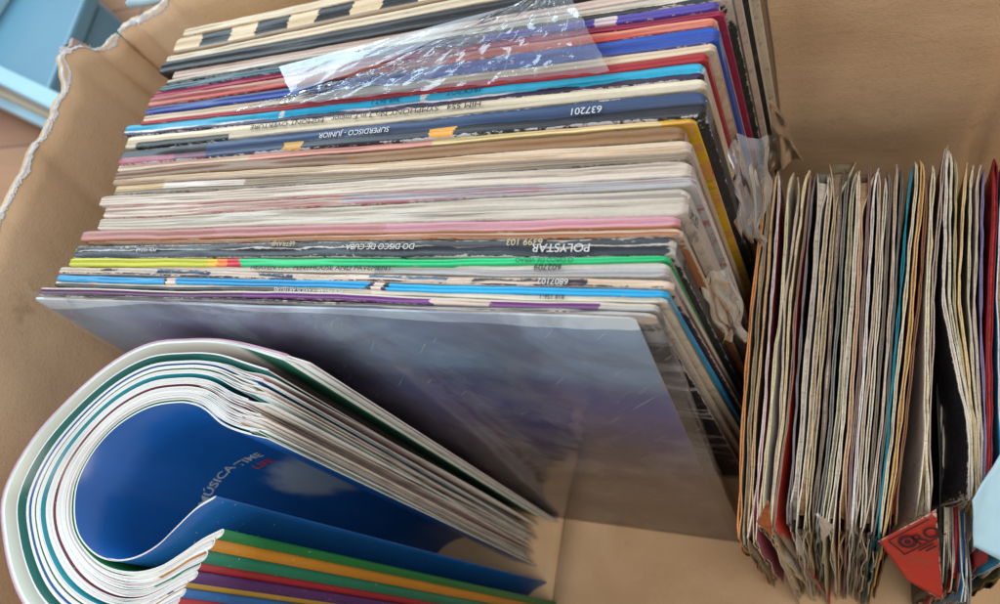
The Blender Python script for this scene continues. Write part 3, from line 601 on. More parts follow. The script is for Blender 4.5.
SG = [
 # rows, thick, left, right, label, kw
 (R(765, 750.5, 741.5, 738), .0016, (214, 126, 70), (150, 140, 118), 'leftmost single sleeve with an orange left face', dict(edge=(214, 140, 84), wear=.15, fill=(160, 140, 110))),
 (R(769, 757, 748, 744), .0022, (150, 142, 118), (140, 122, 96), 'olive grey single sleeve second from the orange one', dict(edge=(168, 156, 130))),
 (R(774, 764, 754, 749.5), .0012, (180, 150, 112), (92, 74, 56), 'narrow brown single sleeve left of the magenta one', dict(edge=(190, 162, 126))),
 (R(779, 770.5, 762, 753), .0026, (222, 196, 200), (156, 62, 96), 'single sleeve with pale pink edge and magenta right face', dict(edge=(222, 200, 196), wear=.1, bot=(.002, 0), fill=(166, 60, 98))),
 (R(788, 779, 768, 757), .0012, (214, 200, 150), (214, 208, 198), 'white faced single sleeve with yellow tinted top right of the magenta one', dict(bot=(.020, .003), edge=(214, 204, 172), keep=True, fill=(206, 196, 150))),
 (R(799, 784, 779, 768.5), .0012, (200, 190, 180), (196, 186, 172), 'thin greyish single sleeve with pale top between two beige ones', dict(bot=(.006, 0))),
 (R(804, 789.5, 782, 770.5), .0014, (206, 186, 150), (190, 170, 138), 'beige single sleeve immediately left of the bright red wedge', dict(bot=(.006, 0), edge=(208, 190, 158))),
 (R(808, 795, 785, 772.5), .0012, (206, 176, 150), (196, 52, 40), 'single sleeve whose vivid red face shows as a long wedge', dict(bot=(.022, .002), edge=(220, 196, 176), wear=.1, keep=True, fill=(196, 52, 40))),
 (R(812, 801, 795, 788), .0016, (40, 40, 46), (46, 48, 56), 'black single sleeve right of the red wedge', dict(edge=(120, 116, 120), wear=.3)),
 (R(820, 809, 800.5, 790), .0022, wh, (206, 206, 206), 'thick white single sleeve with spotless top right of the black one', dict(bot=(.004, 0), edge=(222, 214, 200), wear=.1, curl=.004, fill=(214, 208, 196))),
 (R(828, 817, 808, 797), .0014, (196, 180, 156), (120, 110, 98), 'beige single sleeve directly right of the thick white one', dict()),
 (R(835, 824, 815, 804), .0016, (206, 190, 158), (176, 160, 134), 'tan single sleeve with upturned far corner', dict(edge=(212, 196, 160), curl=.009, yhi=.2255)),
 (R(840, 831, 822, 811), .0012, (90, 78, 68), (62, 54, 50), 'dark brown single sleeve among cream ones', dict(edge=(130, 116, 100))),
 (R(845, 837.5, 829, 817), .0012, (196, 206, 206), (120, 128, 120), 'bluish white edged single sleeve near the middle of the short row', dict(edge=(200, 208, 206))),
 (R(850.5, 843.5, 835, 822), .0014, (110, 116, 100), (206, 200, 172), 'greenish single sleeve with flecked top edge', dict(edge=(190, 190, 166), wear=.6)),
 (R(857, 850, 841, 829), .0018, (212, 204, 180), (210, 200, 176), 'cream single sleeve left of the blush pink one', dict(bot=(.003, 0))),
 (R(862, 856, 848, 838), .0014, (196, 120, 80), (212, 190, 176), 'single sleeve with peeling orange patch left of the blush pink one', dict(edge=(206, 176, 150), curl=.006)),
 (R(868, 861.5, 853.5, 846), .0014, (206, 160, 150), (186, 120, 126), 'blush pink single sleeve', dict(edge=(212, 176, 170), yhi=.224)),
 (R(873, 867, 858, 851), .0012, (206, 206, 206), (60, 120, 130), 'single sleeve with white edge and dull teal right face', dict(edge=(206, 210, 206))),
 (R(879, 872.5, 862.5, 855), .0011, wh, (180, 176, 170), 'slim off white single sleeve right of the dull teal one', dict()),
 (R(884, 877.5, 868, 860), .0011, (190, 184, 176), wh, 'slim grey white single sleeve left of the notched black one', dict(yhi=.217)),
 (R(890, 883, 874, 865), .0012, (46, 44, 48), (150, 140, 130), 'black single sleeve with notched pale edge in the middle of the short row', dict(edge=(196, 184, 164), wear=.7)),
 (R(896, 888.5, 880.5, 870), .0014, (206, 196, 176), (150, 146, 142), 'beige grey single sleeve left of the bright teal one', dict(yhi=.2235)),
 (R(902.5, 893, 884.5, 874), .0014, (50, 60, 66), (66, 72, 78), 'slate grey single sleeve touching the bright teal one', dict(edge=(110, 112, 112))),
 (R(909.5, 898.5, 888, 878), .0018, (16, 134, 158), (20, 140, 160), 'bright teal single sleeve', dict(edge=(20, 140, 162), wear=.1, yhi=.2225, fill=(16, 120, 146))),
 (R(915.5, 904, 892, 880), .0016, (222, 196, 176), (206, 180, 150), 'pinkish cream single sleeve right of the bright teal one', dict(edge=(222, 204, 180), yhi=.2265)),
 (R(921, 910.5, 898, 884.5), .0026, (196, 160, 104), (170, 136, 90), 'thick mustard tan single sleeve', dict(edge=(206, 176, 122), wear=.2, yhi=.2265, fill=(186, 150, 96))),
 (R(926.5, 917.5, 905, 892), .0012, (180, 60, 44), (96, 46, 40), 'single sleeve with thin red far tip right of the mustard tan one', dict(edge=(206, 150, 110), yhi=.215, fill=(196, 80, 50), keep=True)),
 (R(932, 924, 924.5, 921), .0016, (214, 204, 190), (206, 190, 170), 'single sleeve with broad off white left face near the red folded corner', dict(bot=(-.032, -.003), edge=(220, 204, 180), keep=True, wear=.1)),
 (R(939.5, 931, 927, 927), .0014, (84, 52, 48), (60, 36, 36), 'maroon brown single sleeve with white edged top left of the big black face', dict(bot=(-.010, -.002), edge=(196, 180, 166), yhi=.2345, wear=.5, fill=(84, 52, 50))),
 (R(944.5, 942, 966, 970), .0013, (44, 44, 50), (44, 44, 50), 'single sleeve with broad scratched black face', dict(bot=(-.036, -.004), edge=(206, 198, 188), wear=.34, yhi=.231, keep=True, fill=(60, 58, 60))),
 (R(950, 947.5, 969.5, 973), .0011, wh, (60, 66, 66), 'slim white edged single sleeve leaning on the scratched black one', dict(edge=(200, 196, 176), yhi=.231)),
 (R(955, 952, 971.5, 975), .0012, (110, 112, 92), (150, 136, 108), 'moss green single sleeve right of the scratched black face', dict(edge=(170, 160, 124), yhi=.226)),
 (R(963, 959, 973.5, 976.5), .0018, (190, 160, 116), (176, 146, 104), 'tan single sleeve with shredded far end', dict(edge=(206, 180, 140), yhi=.222, tear=.0022)),
 (R(970, 967, 976.5, 979), .0013, (120, 124, 110), (132, 132, 116), 'sage grey single sleeve left of the navy one', dict(edge=(186, 180, 160), yhi=.222)),
 (R(976, 973.5, 979.8, 981.5), .0012, (206, 198, 186), (190, 180, 170), 'off white single sleeve left of the navy one', dict(yhi=.223)),
 (R(981, 979, 982.5, 983.5), .0014, (32, 36, 66), (96, 88, 140), 'navy single sleeve with lavender right side', dict(edge=(120, 112, 150), wear=.2, yhi=.219)),
 (R(992, 987, 985.5, 986), .0030, (176, 34, 40), (170, 30, 38), 'thick crimson single sleeve at the right of the short row', dict(edge=(186, 36, 42), wear=.12, yhi=.224, bot=(-.003, 0), fill=(176, 34, 40))),
 (R(1000, 996, 999, 1000), .0016, (40, 166, 216), (24, 120, 170), 'glossy sky blue single sleeve right of the crimson one', dict(edge=(206, 206, 206), wear=.15, bot=(-.008, -.002))),
 (R(1010, 1006, 1010, 1012), .0020, (60, 66, 40), (190, 160, 40), 'dark olive single sleeve cut off by the right edge of the photo', dict(edge=(150, 140, 80), yhi=.229)),
]
NEAR = [(735, 541), (748, 545), (756, 528), (800, 522), (825, 531), (850, 522), (872, 533), (890, 526), (930, 510), (963, 486), (975, 500), (985, 560), (1000, 565)]
singles = []
LOW = [
 (R(946, 942, 946, 948), .0022, (28, 28, 32), (34, 34, 38), 'black single sleeve sunk low beside the red printed corner', dict(edge=(60, 58, 60), wear=.15, fill=(30, 30, 34)), 588),
 (R(949, 946, 950, 953), .0014, (206, 194, 170), (196, 180, 150), 'cream edged single sleeve sunk low beside the red printed corner', dict(edge=(222, 208, 182)), 580),
 (R(953, 950, 954, 957), .0020, (150, 150, 150), (130, 130, 132), 'mid grey single sleeve sunk low under the scratched black face', dict(edge=(170, 168, 166)), 572),
 (R(958, 955, 959, 962.5), .0026, (184, 34, 42), (190, 36, 44), 'bright red single sleeve sunk low under the scratched black face', dict(edge=(206, 180, 160), wear=.1, fill=(190, 36, 44)), 590),
 (R(964, 961, 966, 969.5), .0022, (26, 130, 190), (26, 130, 190), 'blue single sleeve sunk low between the bright red and navy ones', dict(edge=(190, 200, 206), wear=.12, fill=(28, 120, 180)), 598),
 (R(971, 969, 972, 975), .0018, (60, 64, 70), (44, 52, 84), 'dark slate single sleeve sunk low left of the crimson one', dict(edge=(206, 200, 190)), 604),
]
for i, (rows, th, ca, cb, label, kw, rw) in enumerate(LOW):
    single(rows, th, ca, cb, label, seed=i+80, ylo=P(rows[3][1], rw, .158).y, yhi=.20, top=.158, **kw)
FILLS = [(214, 204, 184), (60, 52, 46), (150, 134, 112), (222, 214, 200), (44, 42, 46), (180, 150, 112), (96, 92, 88), (214, 200, 186)]  # darkest entries paint the shade of open gaps
for i, (rows, th, ca, cb, label, kw) in enumerate(SG):
    rnd = random.Random(i+50)
    kw = dict(kw); kw.setdefault('fill', FILLS[(i*5+i//3) % 8])
    if i+1 < len(SG) and not kw.get('keep'):
        th = min(.0044, max(.0010, .76*min(P(SG[i+1][0][k][1], SG[i+1][0][k][0], ZS).x-P(rows[k][1], rows[k][0], ZS).x for k in (0, 1, 2, 3))))
    kw.setdefault('yhi', .221+.003*(rnd.random()-.4)); xn = rows[3][1]; kw.setdefault('ylo', P(xn, interp(NEAR, xn)+10*(rnd.random()-.5), ZS).y); kw.setdefault('top', ZS+.002*(rnd.random()-.5))
    singles.append(single(rows, th, ca, cb, label, seed=i+1, **kw))

# ------------------------------------------------------------------ rolled booklets
ZB = .30
IN = [(268, 439), (240, 432), (222, 424), (207, 411), (195, 405), (178, 403), (150, 408), (120, 425), (96, 450), (80, 480), (76, 508), (80, 533), (94, 551), (112, 559), (135, 557), (158, 545), (178, 526), (198, 507), (216, 496)]
OUT = [(276, 352), (262, 347), (248, 343), (232, 340), (215, 338), (190, 338), (150, 342), (112, 361), (70, 396), (30, 440), (2, 492), (2, 540), (14, 590), (34, 624), (66, 652), (98, 664), (128, 662), (146, 655), (158, 648)]
def resample(px, n=90):
    pts = [P(x, y, ZB) for x, y in px]
    # Catmull-Rom
    out = []
    m_ = len(pts)-1
    for k in range(n+1):
        t = k/n*m_; i = min(m_-1, int(t)); f = t-i
        p0 = pts[max(0, i-1)]; p1 = pts[i]; p2 = pts[i+1]; p3 = pts[min(m_, i+2)]
        out.append(.5*((2*p1)+(p2-p0)*f+(2*p0-5*p1+4*p2-p3)*f*f+(3*p1-p0-3*p2+p3)*f**3))
    return out
IN_ = resample(IN); OUT_ = resample(OUT); NB = 90
def foot_shift(s): return Vector((.016+.026*sm(.1, .9, s), -.022+.016*sm(.1, .9, s), 0))
TIPS = [(216, 496), (222, 529), (213, 538), (206, 550), (199, 562), (196, 571), (186, 580), (183, 588), (177, 597), (172, 606), (166, 615)]
FR = [0, .048, .078, .112, .175, .285, .445, .535, .612, .752, .93]   # inner side of each booklet, 0 inner .. 1 outer
TH = [.022, .022, .030, .060, .075, .098, .062, .05, .04, .022, .07]
def path(f, tip, shiftz=0):
    tp_ = P(tip[0], tip[1], ZB); e = IN_[NB].lerp(OUT_[NB], f); d = tp_-e
    return [IN_[k].lerp(OUT_[k], f)+d*sm(.62, 1.0, k/NB) for k in range(NB+1)]
def lofted(name, A, B, mats, parent, org, ztop=lambda s: 0, nrow=10, k0=0, k1=NB, mi_in=0, mi_out=1, mi_top=2, hs=None, fan=None):
    """solid between head curves A (inner) and B (outer), carried down to the floor"""
    V = []; Fc = []; mi = []; uv = []; n = k1-k0+1
    for side, Q in ((0, A), (1, B)):
        for j in range(nrow+1):
            w = j/nrow
            for k in range(k0, k1+1):
                s_ = k/NB; h = Q[k]; zt_ = ZB+ztop(s_)
                fs = foot_shift(s_)*w
                ex = fan(s_, w) if fan else Vector((0, 0, 0))
                V.append(Vector((h.x+fs.x+ex.x, h.y+fs.y+ex.y, zt_*(1-w)+.0045*w))); uv.append((s_, 1-w))
    m1 = n*(nrow+1)
    for j in range(nrow):
        for i in range(n-1):
            q = j*n+i
            Fc.append((q, q+1, q+n+1, q+n)); mi.append(mi_in)
            Fc.append((m1+q, m1+q+n, m1+q+n+1, m1+q+1)); mi.append(mi_out)
    for i in range(n-1): Fc.append((i, m1+i, m1+i+1, i+1)); mi.append(mi_top)
    for j in range(nrow):
        q = j*n; Fc.append((q, q+n, m1+q+n, m1+q)); mi.append(mi_out if mi_top == 2 and len(mats) > 3 else mi_top)
        q = j*n+n-1; Fc.append((q, m1+q, m1+q+n, q+n)); mi.append(3 if len(mats) > 3 else mi_out)
    return mesh_obj(name, V, Fc, mats, parent, org, mi=mi, uv=uv)
def page_mat(name, col=(236, 236, 232), print_=(200, 196, 196)):
    s = NT(name); uvn = s.n('ShaderNodeUVMap'); mp = s.n('ShaderNodeMapping'); s.l(uvn.outputs[0], mp.inputs[0]); mp.inputs['Scale'].default_value = (5, 14, 1)
    c = s.mix(s.math('MULTIPLY', s.step(s.noise(mp.outputs[0], 1, 3), .5, .7), .6), lin(col), lin(print_))
    return s.set(c, .55)
pages = [page_mat('page_paper'), page_mat('page_paper_blush', (232, 224, 224), (190, 160, 160)), page_mat('page_paper_mint', (222, 234, 230), (150, 170, 170)), page_mat('page_paper_warm', (234, 228, 214), (150, 130, 110))]
edgep = [plain('page_edge', (236, 238, 236), .7, 500, .12), plain('page_edge_cool', (214, 226, 226), .7, 500, .15), plain('page_edge_blush', (226, 214, 214), .7, 500, .15)]
def cover_mat(name, col, gloss=.3, blotch=None):
    s = NT(name); n1 = s.noise(s.obj((50, 50, 18)), 1, 5)
    c = s.mix(n1, lin(tuple(v*.9+6 for v in col)), lin(tuple(v*.68+8 for v in col)))
    sc = s.noise(s.obj((700, 700, 500)), 1, 3)
    c = s.mix(s.math('MULTIPLY', s.step(sc, .70, .73), 0.0 if blotch else .7), c, lin((206, 210, 214)))
    if blotch:
        uvn = s.n('ShaderNodeUVMap'); sp = s.n('ShaderNodeSeparateXYZ'); s.l(uvn.outputs[0], sp.inputs[0])
        mp = s.n('ShaderNodeMapping'); s.l(uvn.outputs[0], mp.inputs[0]); mp.inputs['Scale'].default_value = (26, 9, 1)
        nn = s.noise(mp.outputs[0], 1, 4, .55)
        dx = s.math('DIVIDE', s.math('SUBTRACT', sp.outputs[0], blotch[0]), blotch[2]); dy = s.math('DIVIDE', s.math('SUBTRACT', sp.outputs[1], blotch[1]), blotch[3])
        r2 = s.math('ADD', s.math('MULTIPLY', dx, dx), s.math('MULTIPLY', dy, dy))
        k = s.math('ADD', s.math('SUBTRACT', 1.0, r2), s.math('MULTIPLY', s.math('SUBTRACT', nn, .5), 1.2))
        c = s.mix(s.math('MULTIPLY', s.step(k, .1, .75), .75), c, lin((170, 184, 190)))
        # small pale label lower down
        lx = s.step(s.math('ABSOLUTE', s.math('SUBTRACT', sp.outputs[0], blotch[4])), .028, .022); ly = s.step(s.math('ABSOLUTE', s.math('SUBTRACT', sp.outputs[1], blotch[5])), .045, .038)
        c = s.mix(s.math('MULTIPLY', s.math('MULTIPLY', lx, ly), .6), c, lin((160, 196, 214)))
    return s.set(c, gloss)
wp = edgep[0]
def two_tone(name, a, b_):
    s = NT(name); uvn = s.n('ShaderNodeUVMap'); sp = s.n('ShaderNodeSeparateXYZ'); s.l(uvn.outputs[0], sp.inputs[0])
    c = s.mix(s.step(sp.outputs[0], .10, .16), lin(a), lin(b_)); return s.set(c, .35)
CV = [  # inner face colour, spine/outer colour, label, thing colour words
 ((18, 98, 186), (24, 104, 190), 'innermost rolled booklet with royal blue cover with curved white lettering and a pale cloud'),
 ((24, 128, 62), (20, 132, 66), 'rolled booklet with grass green spine just outside the royal blue one'),
 ((226, 222, 210), (224, 150, 46), 'rolled booklet with orange yellow spine'),
 ((214, 206, 206), (28, 136, 104), 'rolled booklet with sea green spine below the orange yellow one'),
 ((226, 216, 216), (178, 44, 54), 'rolled booklet with red spine between the sea green and purple ones'),
 ((128, 62, 72), (92, 50, 118), 'rolled booklet with purple spine'),
 ((30, 172, 186), (206, 166, 66), 'rolled booklet with mustard yellow spine'),
 ((60, 128, 88), (44, 116, 190), 'rolled booklet with thin light blue spine below the mustard one'),
 ((46, 110, 176), (186, 46, 56), 'rolled booklet with red spine just under the light blue one'),
 ((8, 118, 108), (150, 40, 70), 'rolled booklet with dark teal inner cover near the outside of the roll'),
 ((206, 218, 204), (206, 160, 184), 'outermost rolled booklet with pale pink cover'),
]
for b in range(11):
    f0, th = FR[b], TH[b]
    tip0 = TIPS[b]; dy = (TIPS[b+1][1]-tip0[1]-1.0 if b < 10 else 9); dy = min(dy, 11)
    if b == 0: dy = 3
    org = P(180, 480, 0)
    A = path(f0, tip0); B = path(f0+th, (tip0[0]-2, tip0[1]+dy))
    bk = empty('booklet', (A[45].x, A[45].y, 0)); org = Vector(bk.location)
    cin = cover_mat('cover_inner', CV[b][0], .28, (.32, .60, .10, .14, .27, .38) if b == 0 else None)
    cout = cover_mat('cover_outer', CV[b][1], .3)
    if b == 10: cin = two_tone('cover_inner', (30, 104, 84), CV[b][0])
    rnd = random.Random(b*7+3)
    if b == 10:
        for k in range(NB+1):
            e = sm(.10, 0, k/NB); A[k] = A[k]+Vector((.020, -.004, 0))*e; B[k] = B[k]+Vector((.021, -.003, 0))*e
    # cover: inner leaf, outer leaf and the nose at the spine
    def off(Q, Rr, t):                     # from Q towards Rr by distance t
        o = []
        for p, r in zip(Q, Rr):
            d = r-p; l = d.length or 1e-6; o.append(p+d*min(.45, t/l))
        return o
    ct = .00035 if b < 10 else .0011
    top_in = wp if b < 10 else pages[2]; top_out = wp if b < 10 else plain('pink_cover_edge', (206, 164, 188), .6, 300, .2)
    A2 = off(A, B, ct); B2 = off(B, A, ct)
    kst = 2+rnd.randint(0, 3)
    zc = rnd.uniform(-.0006, .0010)
    lofted('cover_leaf', A, A2, [cin, pages[0], top_in, wp], bk, org, lambda s: zc+.0002, k0=kst if b else 0)
    lofted('cover_leaf', B2, B, [pages[0], cout, top_out, wp], bk, org, lambda s: zc, k0=kst)
    # rounded spine nose
    a, c_ = A[NB], B[NB]; tang = (A[NB]-A[NB-2]).normalized(); mid = (a+c_)/2
    V = []; Fc = []; mi = []; uv = []; na = 9; nr = 12
    for lay in (0, 1):
        for j in range(nr+1):
            w = j/nr; fs = foot_shift(1.0)*w
            for i in range(na+1):
                t = math.pi*i/na; rad = (a-mid)*(1 if lay == 0 else .78); ln = (a-mid).length*1.0*(1 if lay == 0 else .78)
                p = mid+rad*math.cos(t)+tang*ln*math.sin(t)
                V.append(Vector((p.x+fs.x, p.y+fs.y, (ZB+zc)*(1-w)+.0045*w))); uv.append((.99, 1-w))
    n_ = na+1; m1 = n_*(nr+1)
    for j in range(nr):
        for i in range(na): q = j*n_+i; Fc.append((q, q+1, q+n_+1, q+n_)); mi.append(0)
    for i in range(na): Fc.append((i, m1+i, m1+i+1, i+1)); mi.append(1)
    mesh_obj('spine', V, Fc, [cout, wp], bk, org, mi=mi, uv=uv)
    # leaves
    nl = max(1, int(TH[b]/.0115))
    G2 = .04
    for lf in range(nl):
        u0 = .06+.88*lf/nl; u1 = .06+.88*(lf+.84)/nl
        LA = [p.lerp(q, u0) for p, q in zip(A, B)]; LB = [p.lerp(q, u1) for p, q in zip(A, B)]
        mcur = abs(2*((u0+u1)/2)-1); ke = NB
        dz = rnd.uniform(-.0018, .0002); fr = rnd.uniform(-1, 1)
        am = rnd.uniform(.0006, .0026)*(0 if b in (0, 9, 10) else 1)
        lofted('pages', LA, LB, [rnd.choice(pages), rnd.choice(pages), rnd.choice(edgep)], bk, org, lambda s, dz=dz: dz-.0002, k0=rnd.choice((0, 1, 2, 3, 4, 6, 9, 12)) if b else 0, k1=ke,
               fan=lambda s, w, am=am, fr=fr, wob=(0 if TH[b] < .035 else 1), ph=rnd.uniform(0, 6): Vector((.3*am, am, 0))*(fr*sm(.3, 0, s)*(1+2*w)+.5*math.sin(s*60+w*5+ph)*sm(.28, .05, s)*(.3+w)) + Vector((.00012*math.sin(s*40+ph), .00012*math.cos(s*33+ph), 0))*wob)
    tag(bk, CV[b][2], 'booklet', 'booklets rolled together in the box corner')
    if b == 0: blue_bk, blueA = bk, A
# lettering wrapped on the inner blue cover
def wrap_text(s, size, s0, depth, mat, name='cover_lettering', spread=1.0):
    cu = bpy.data.curves.new('t', 'FONT'); cu.body = s; cu.size = size; cu.align_x = 'LEFT'; cu.extrude = 0; cu.offset = .00015; cu.resolution_u = 3
    t = bpy.data.objects.new('t', cu); C.objects.link(t); dg = bpy.context.evaluated_depsgraph_get(); dg.update()
    me = bpy.data.meshes.new_from_object(t.evaluated_get(dg)); bpy.data.objects.remove(t)
    cum = [0]
    for k in range(NB): cum.append(cum[-1]+(blueA[k+1]-blueA[k]).length)
    tot = cum[-1]
    def at(L):
        L = max(0, min(tot*.999, L))
        for k in range(NB):
            if cum[k+1] >= L:
                f = (L-cum[k])/(cum[k+1]-cum[k]); p = blueA[k].lerp(blueA[k+1], f); d = (blueA[k+1]-blueA[k]).normalized(); return p, Vector((d.y, -d.x, 0)), (k+f)/NB
    for v in me.vertices:
        L = s0*tot - v.co.x*spread; p, nn, sv = at(L); dep = depth - v.co.y
        w = dep/ZB; fs = foot_shift(sv)*w
        ctr = Vector((P(140, 480, ZB).x, P(140, 480, ZB).y, 0)); inw = (ctr-p); inw.z = 0
        if inw.dot(nn) < 0: nn = -nn
        v.co = Vector((p.x+fs.x, p.y+fs.y, ZB*(1-w)))+nn*.0007 - blue_bk.location
    me.materials.clear(); me.materials.append(mat)
    o = bpy.data.objects.new(name, me); C.objects.link(o); o.parent = blue_bk
    return o
wrap_text('M\u00daSICA', .0078, .515, .072, plain('pale_lettering', (190, 206, 220), .5))
wrap_text('TIME', .0078, .386, .074, plain('pale_lettering', (190, 206, 220), .5))
wrap_text('LIFE', .0074, .372, .084, plain('red_lettering', (206, 70, 70), .5))

# ------------------------------------------------------------------ clear plastic bags
def bag(name, quad, n, m_, amp, freq, mat, label, seed, rag=0, parent=None, part=None):
    """quad: four world corners; crumpled sheet"""
    V = []; Fc = []
    a, b, c, d = quad
    nrm = (b-a).cross(d-a).normalized()
    if nrm.z < 0: nrm = -nrm
    for i in range(n+1):
        for j in range(m_+1):
            u = i/n; v = j/m_
            p = a.lerp(b, u).lerp(d.lerp(c, u), v)
            q = Vector((u*freq+seed, v*freq*.7, seed))
            if rag: p = p+(b-a)*rag*noise.noise(Vector((v*3.1, seed, round(u))))*abs(2*u-1)+(d-a)*rag*noise.noise(Vector((u*3.1, seed, 4+round(v))))*abs(2*v-1)
            r = 1-abs(noise.noise(q))*2.2; r2 = 1-abs(noise.noise(q*2.7+Vector((5, 1, 2))))*2
            h = amp*(r*.7+r2*.35)
            edgef = min(1, min(u, 1-u, v, 1-v)*12)
            p = p+nrm*h*(.4+.6*edgef)+Vector((noise.noise(q*3)*amp*.5, noise.noise(q*3+Vector((9, 9, 9)))*amp*.5, 0))
            V.append(p)
    for i in range(n):
        for j in range(m_): q = i*(m_+1)+j; Fc.append((q, q+m_+1, q+m_+2, q+1))
    if parent: return mesh_obj(part, V, Fc, [mat], parent, parent.location)
    o = mesh_obj(name, V, Fc, [mat], None, quad[0]); return tag(o, label, 'plastic bag')
film = plastic_mat('bag_film', (.90, .96, 1.0), .08, .09, 45, .5, .003)
milky = plastic_mat('bag_milky', (.80, .92, .98), .26, .15, 30, .5, .003)
wrap = plastic_mat('dull_wrap', (.72, .74, .76), .35, .3, 12, .4, .003)
grey = plastic_mat('bag_grey', (.76, .76, .78), .20, .22, 25, .25, .002)
bg = empty('plastic_bag', P(440, 60, .32))
tag(bg, 'crinkled clear plastic bag lying across the turquoise and blue album sleeves', 'plastic bag')
bag('', (P(300, 104, .3195), P(610, 72, .3195), P(566, -12, .324), P(536, -4, .324)), 90, 50, .0022, 6, film, '', 3, parent=bg, part='bag_film')
bag('', (P(232, 112, .3185), P(420, 90, .3185), P(470, 40, .322), P(330, 86, .320)), 60, 30, .0025, 7, film, '', 13, parent=bg, part='bag_film')
bag('', (P(291, 93, .321), P(392, 60, .321), P(505, 8, .322), P(279, 67, .323)), 50, 24, .0008, 2, milky, '', 5, parent=bg, part='folded_film')
z1 = .26
bag('plastic_bag', (P(716, 146, .25), P(768, 134, .25), P(766, 240, .20), P(744, 244, .20)), 60, 70, .0035, 1.7, grey, 'crumpled grey plastic bag stuffed between the album row and the single sleeves', 21, rag=.35)
bag('plastic_bag', (PY(728, 84, .252), PY(768, 88, .263), PY(802, 160, .258), PY(744, 182, .235)), 40, 40, .003, 1.6, wrap, 'smooth dark grey plastic wrap against the back cardboard wall', 31, rag=.2)
bag('plastic_bag', (P(698, 280, .262), P(728, 264, .264), P(750, 335, .215), P(722, 345, .21)), 50, 60, .0022, 1.4, grey, 'milky crumpled plastic end sticking out from the right side of the album row', 41, rag=.3)

# ------------------------------------------------------------------ loose details on the singles
def flap_obj(name, pts, mat, label=None, parent=None, thick=.0005, cat='record sleeve', origin=None, sub=6, warp=.001):
    """curved sheet from 3 or 4 world points"""
    a, b, c = pts[:3]; d = pts[3] if len(pts) > 3 else None; V = []; Fc = []; n = 14
    for i in range(n+1):
        for j in range(n+1):
            u = i/n; v = j/n
            p = (a.lerp(b, u)).lerp(d.lerp(c, u), v) if d else a.lerp(b.lerp(c, v), u)
            nn = (b-a).cross((c-a)).normalized()
            V.append(p+nn*warp*(noise.noise(Vector((u*2, v*2, a.x*50)))+.4*noise.noise(Vector((u*6, v*6, a.x*50)))))
    for i in range(n):
        for j in range(n): q = i*(n+1)+j; Fc.append((q, q+n+1, q+n+2, q+1))
    ed = []
    for i in range(n+1):
        for j in range(n+1):
            ed.append(1 if (i == n or j in (0, n)) else .2)
    o = mesh_obj(name, V, Fc, [mat], parent, parent.location if parent else a, attr={'edge': ed, 'tt': [.5]*len(V), 'ux': [.5]*len(V)})
    o.modifiers.new('s', 'SOLIDIFY').thickness = thick
    if label: tag(o, label, cat, GS)
    return o
yr = P(905, 528, ZS).y-.004
ra, rb_, rc, rd_ = P(878, 540, .180), P(936, 509, .193), P(943, 600, .152), None
_n = (rb_-ra).cross(rc-ra).normalized(); _r = ray(908, 580); _o = Vector((0, 0, HC)); rd_ = _o+_r*((ra-_o).dot(_n)/_r.dot(_n))
redm = card_mat('red_paper', (176, 52, 42), wear=.34, wearcol=(226, 200, 180), seed=3.3)
rs = flap_obj('single_sleeve', [ra, rb_, rc, rd_], redm, 'red single sleeve with folded down corner printed with a black round emblem', warp=.0004)
# emblem and lettering on the red corner
ex = (rb_-ra).normalized(); nn = ex.cross((rc-ra)).normalized()
if nn.dot(ray(907, 540)) > 0: nn = -nn
ey = nn.cross(ex)
def mark(name, loc, build):
    me = bpy.data.meshes.new(name); bm = bmesh.new(); build(bm); bm.to_mesh(me); bm.free(); me.materials.append(ink_r)
    o = bpy.data.objects.new(name, me); C.objects.link(o); o.parent = rs
    mm = Matrix((ex, ey, nn)).transposed().to_4x4(); mm.translation = loc+nn*.0014-Vector(rs.location); o.matrix_local = mm
def ring(bm, r0, r1, n=40):
    vs = [[bm.verts.new((r*math.cos(2*math.pi*i/n), r*math.sin(2*math.pi*i/n), 0)) for i in range(n)] for r in (r0, r1)]
    for i in range(n): bm.faces.new((vs[0][i], vs[0][(i+1) % n], vs[1][(i+1) % n], vs[1][i]))
def rect(bm, x0, y0, x1, y1): bm.faces.new([bm.verts.new(v) for v in ((x0, y0, 0), (x1, y0, 0), (x1, y1, 0), (x0, y1, 0))])
def on_flap(px, py):
    r = ray(px, py); o_ = Vector((0, 0, HC)); t = (ra-o_).dot(nn)/r.dot(nn); return o_+r*t
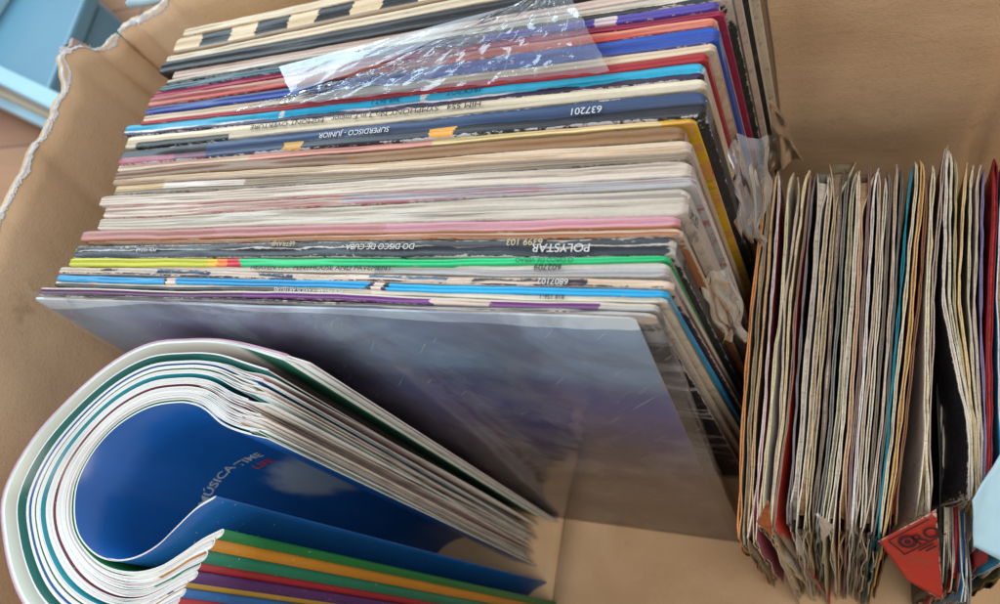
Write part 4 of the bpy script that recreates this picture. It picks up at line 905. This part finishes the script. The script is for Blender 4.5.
mark('emblem', on_flap(907, 539), lambda bm: (ring(bm, .0022, .0036), ring(bm, .0002, .0013), rect(bm, -.006, -.0052, .014, -.0046), rect(bm, -.0052, .0046, .014, .0051), rect(bm, -.0056, -.0046, -.0050, .0046)))
def mtext(sx, px, py, size):
    cu = bpy.data.curves.new('t', 'FONT'); cu.body = sx; cu.size = size; cu.align_x = 'CENTER'; cu.align_y = 'CENTER'; cu.offset = .00012
    t = bpy.data.objects.new('t', cu); C.objects.link(t); dg = bpy.context.evaluated_depsgraph_get(); dg.update()
    me = bpy.data.meshes.new_from_object(t.evaluated_get(dg)); bpy.data.objects.remove(t); me.materials.clear(); me.materials.append(ink_r)
    o = bpy.data.objects.new('lettering', me); C.objects.link(o); o.parent = rs
    mm = Matrix((ex, ey, nn)).transposed().to_4x4(); mm.translation = on_flap(px, py)+nn*.0014-Vector(rs.location); o.matrix_local = mm
mtext('RO', 926, 533, .008); mark('small_print', on_flap(928, 545), lambda bm: (rect(bm, -.004, .0006, .003, .0013), rect(bm, -.002, -.0012, .003, -.0005)))
paleb = plain('pale_blue_paper', (176, 216, 232), .4, 30, .1)
flap_obj('paper_sheet', [P(1004, 446, .205), P(972, 500, .20), P(973, 546, .19), P(1012, 566, .19)], paleb, None)
o = bpy.data.objects['paper_sheet']; tag(o, 'pale blue paper sheet lying over the sleeves at the right edge', 'paper sheet')
orm = card_mat('orange_print', (206, 110, 50), wear=.3, streak=(120, 50, 30), streak_amt=.7, seed=8.8)
flap_obj('torn_corner', [PY(774, 536, .038), PY(757, 520, .040), PY(768, 500, .042)], orm, None, parent=singles[4])
wm_ = card_mat('white_print', (212, 206, 196), wear=.2, seed=5.5)
flap_obj('torn_corner', [PY(818, 515, .040), PY(833, 524, .041), PY(822, 540, .038)], wm_, None, parent=singles[16])
bf = card_mat('black_print', (34, 32, 36), wear=.25, wearcol=(206, 200, 190), seed=6.1)
#flap_obj('torn_corner', [PY(922, 494, .056), PY(950, 425, .062), PY(971, 476, .058), PY(948, 490, .056)], bf, None, parent=singles[30])
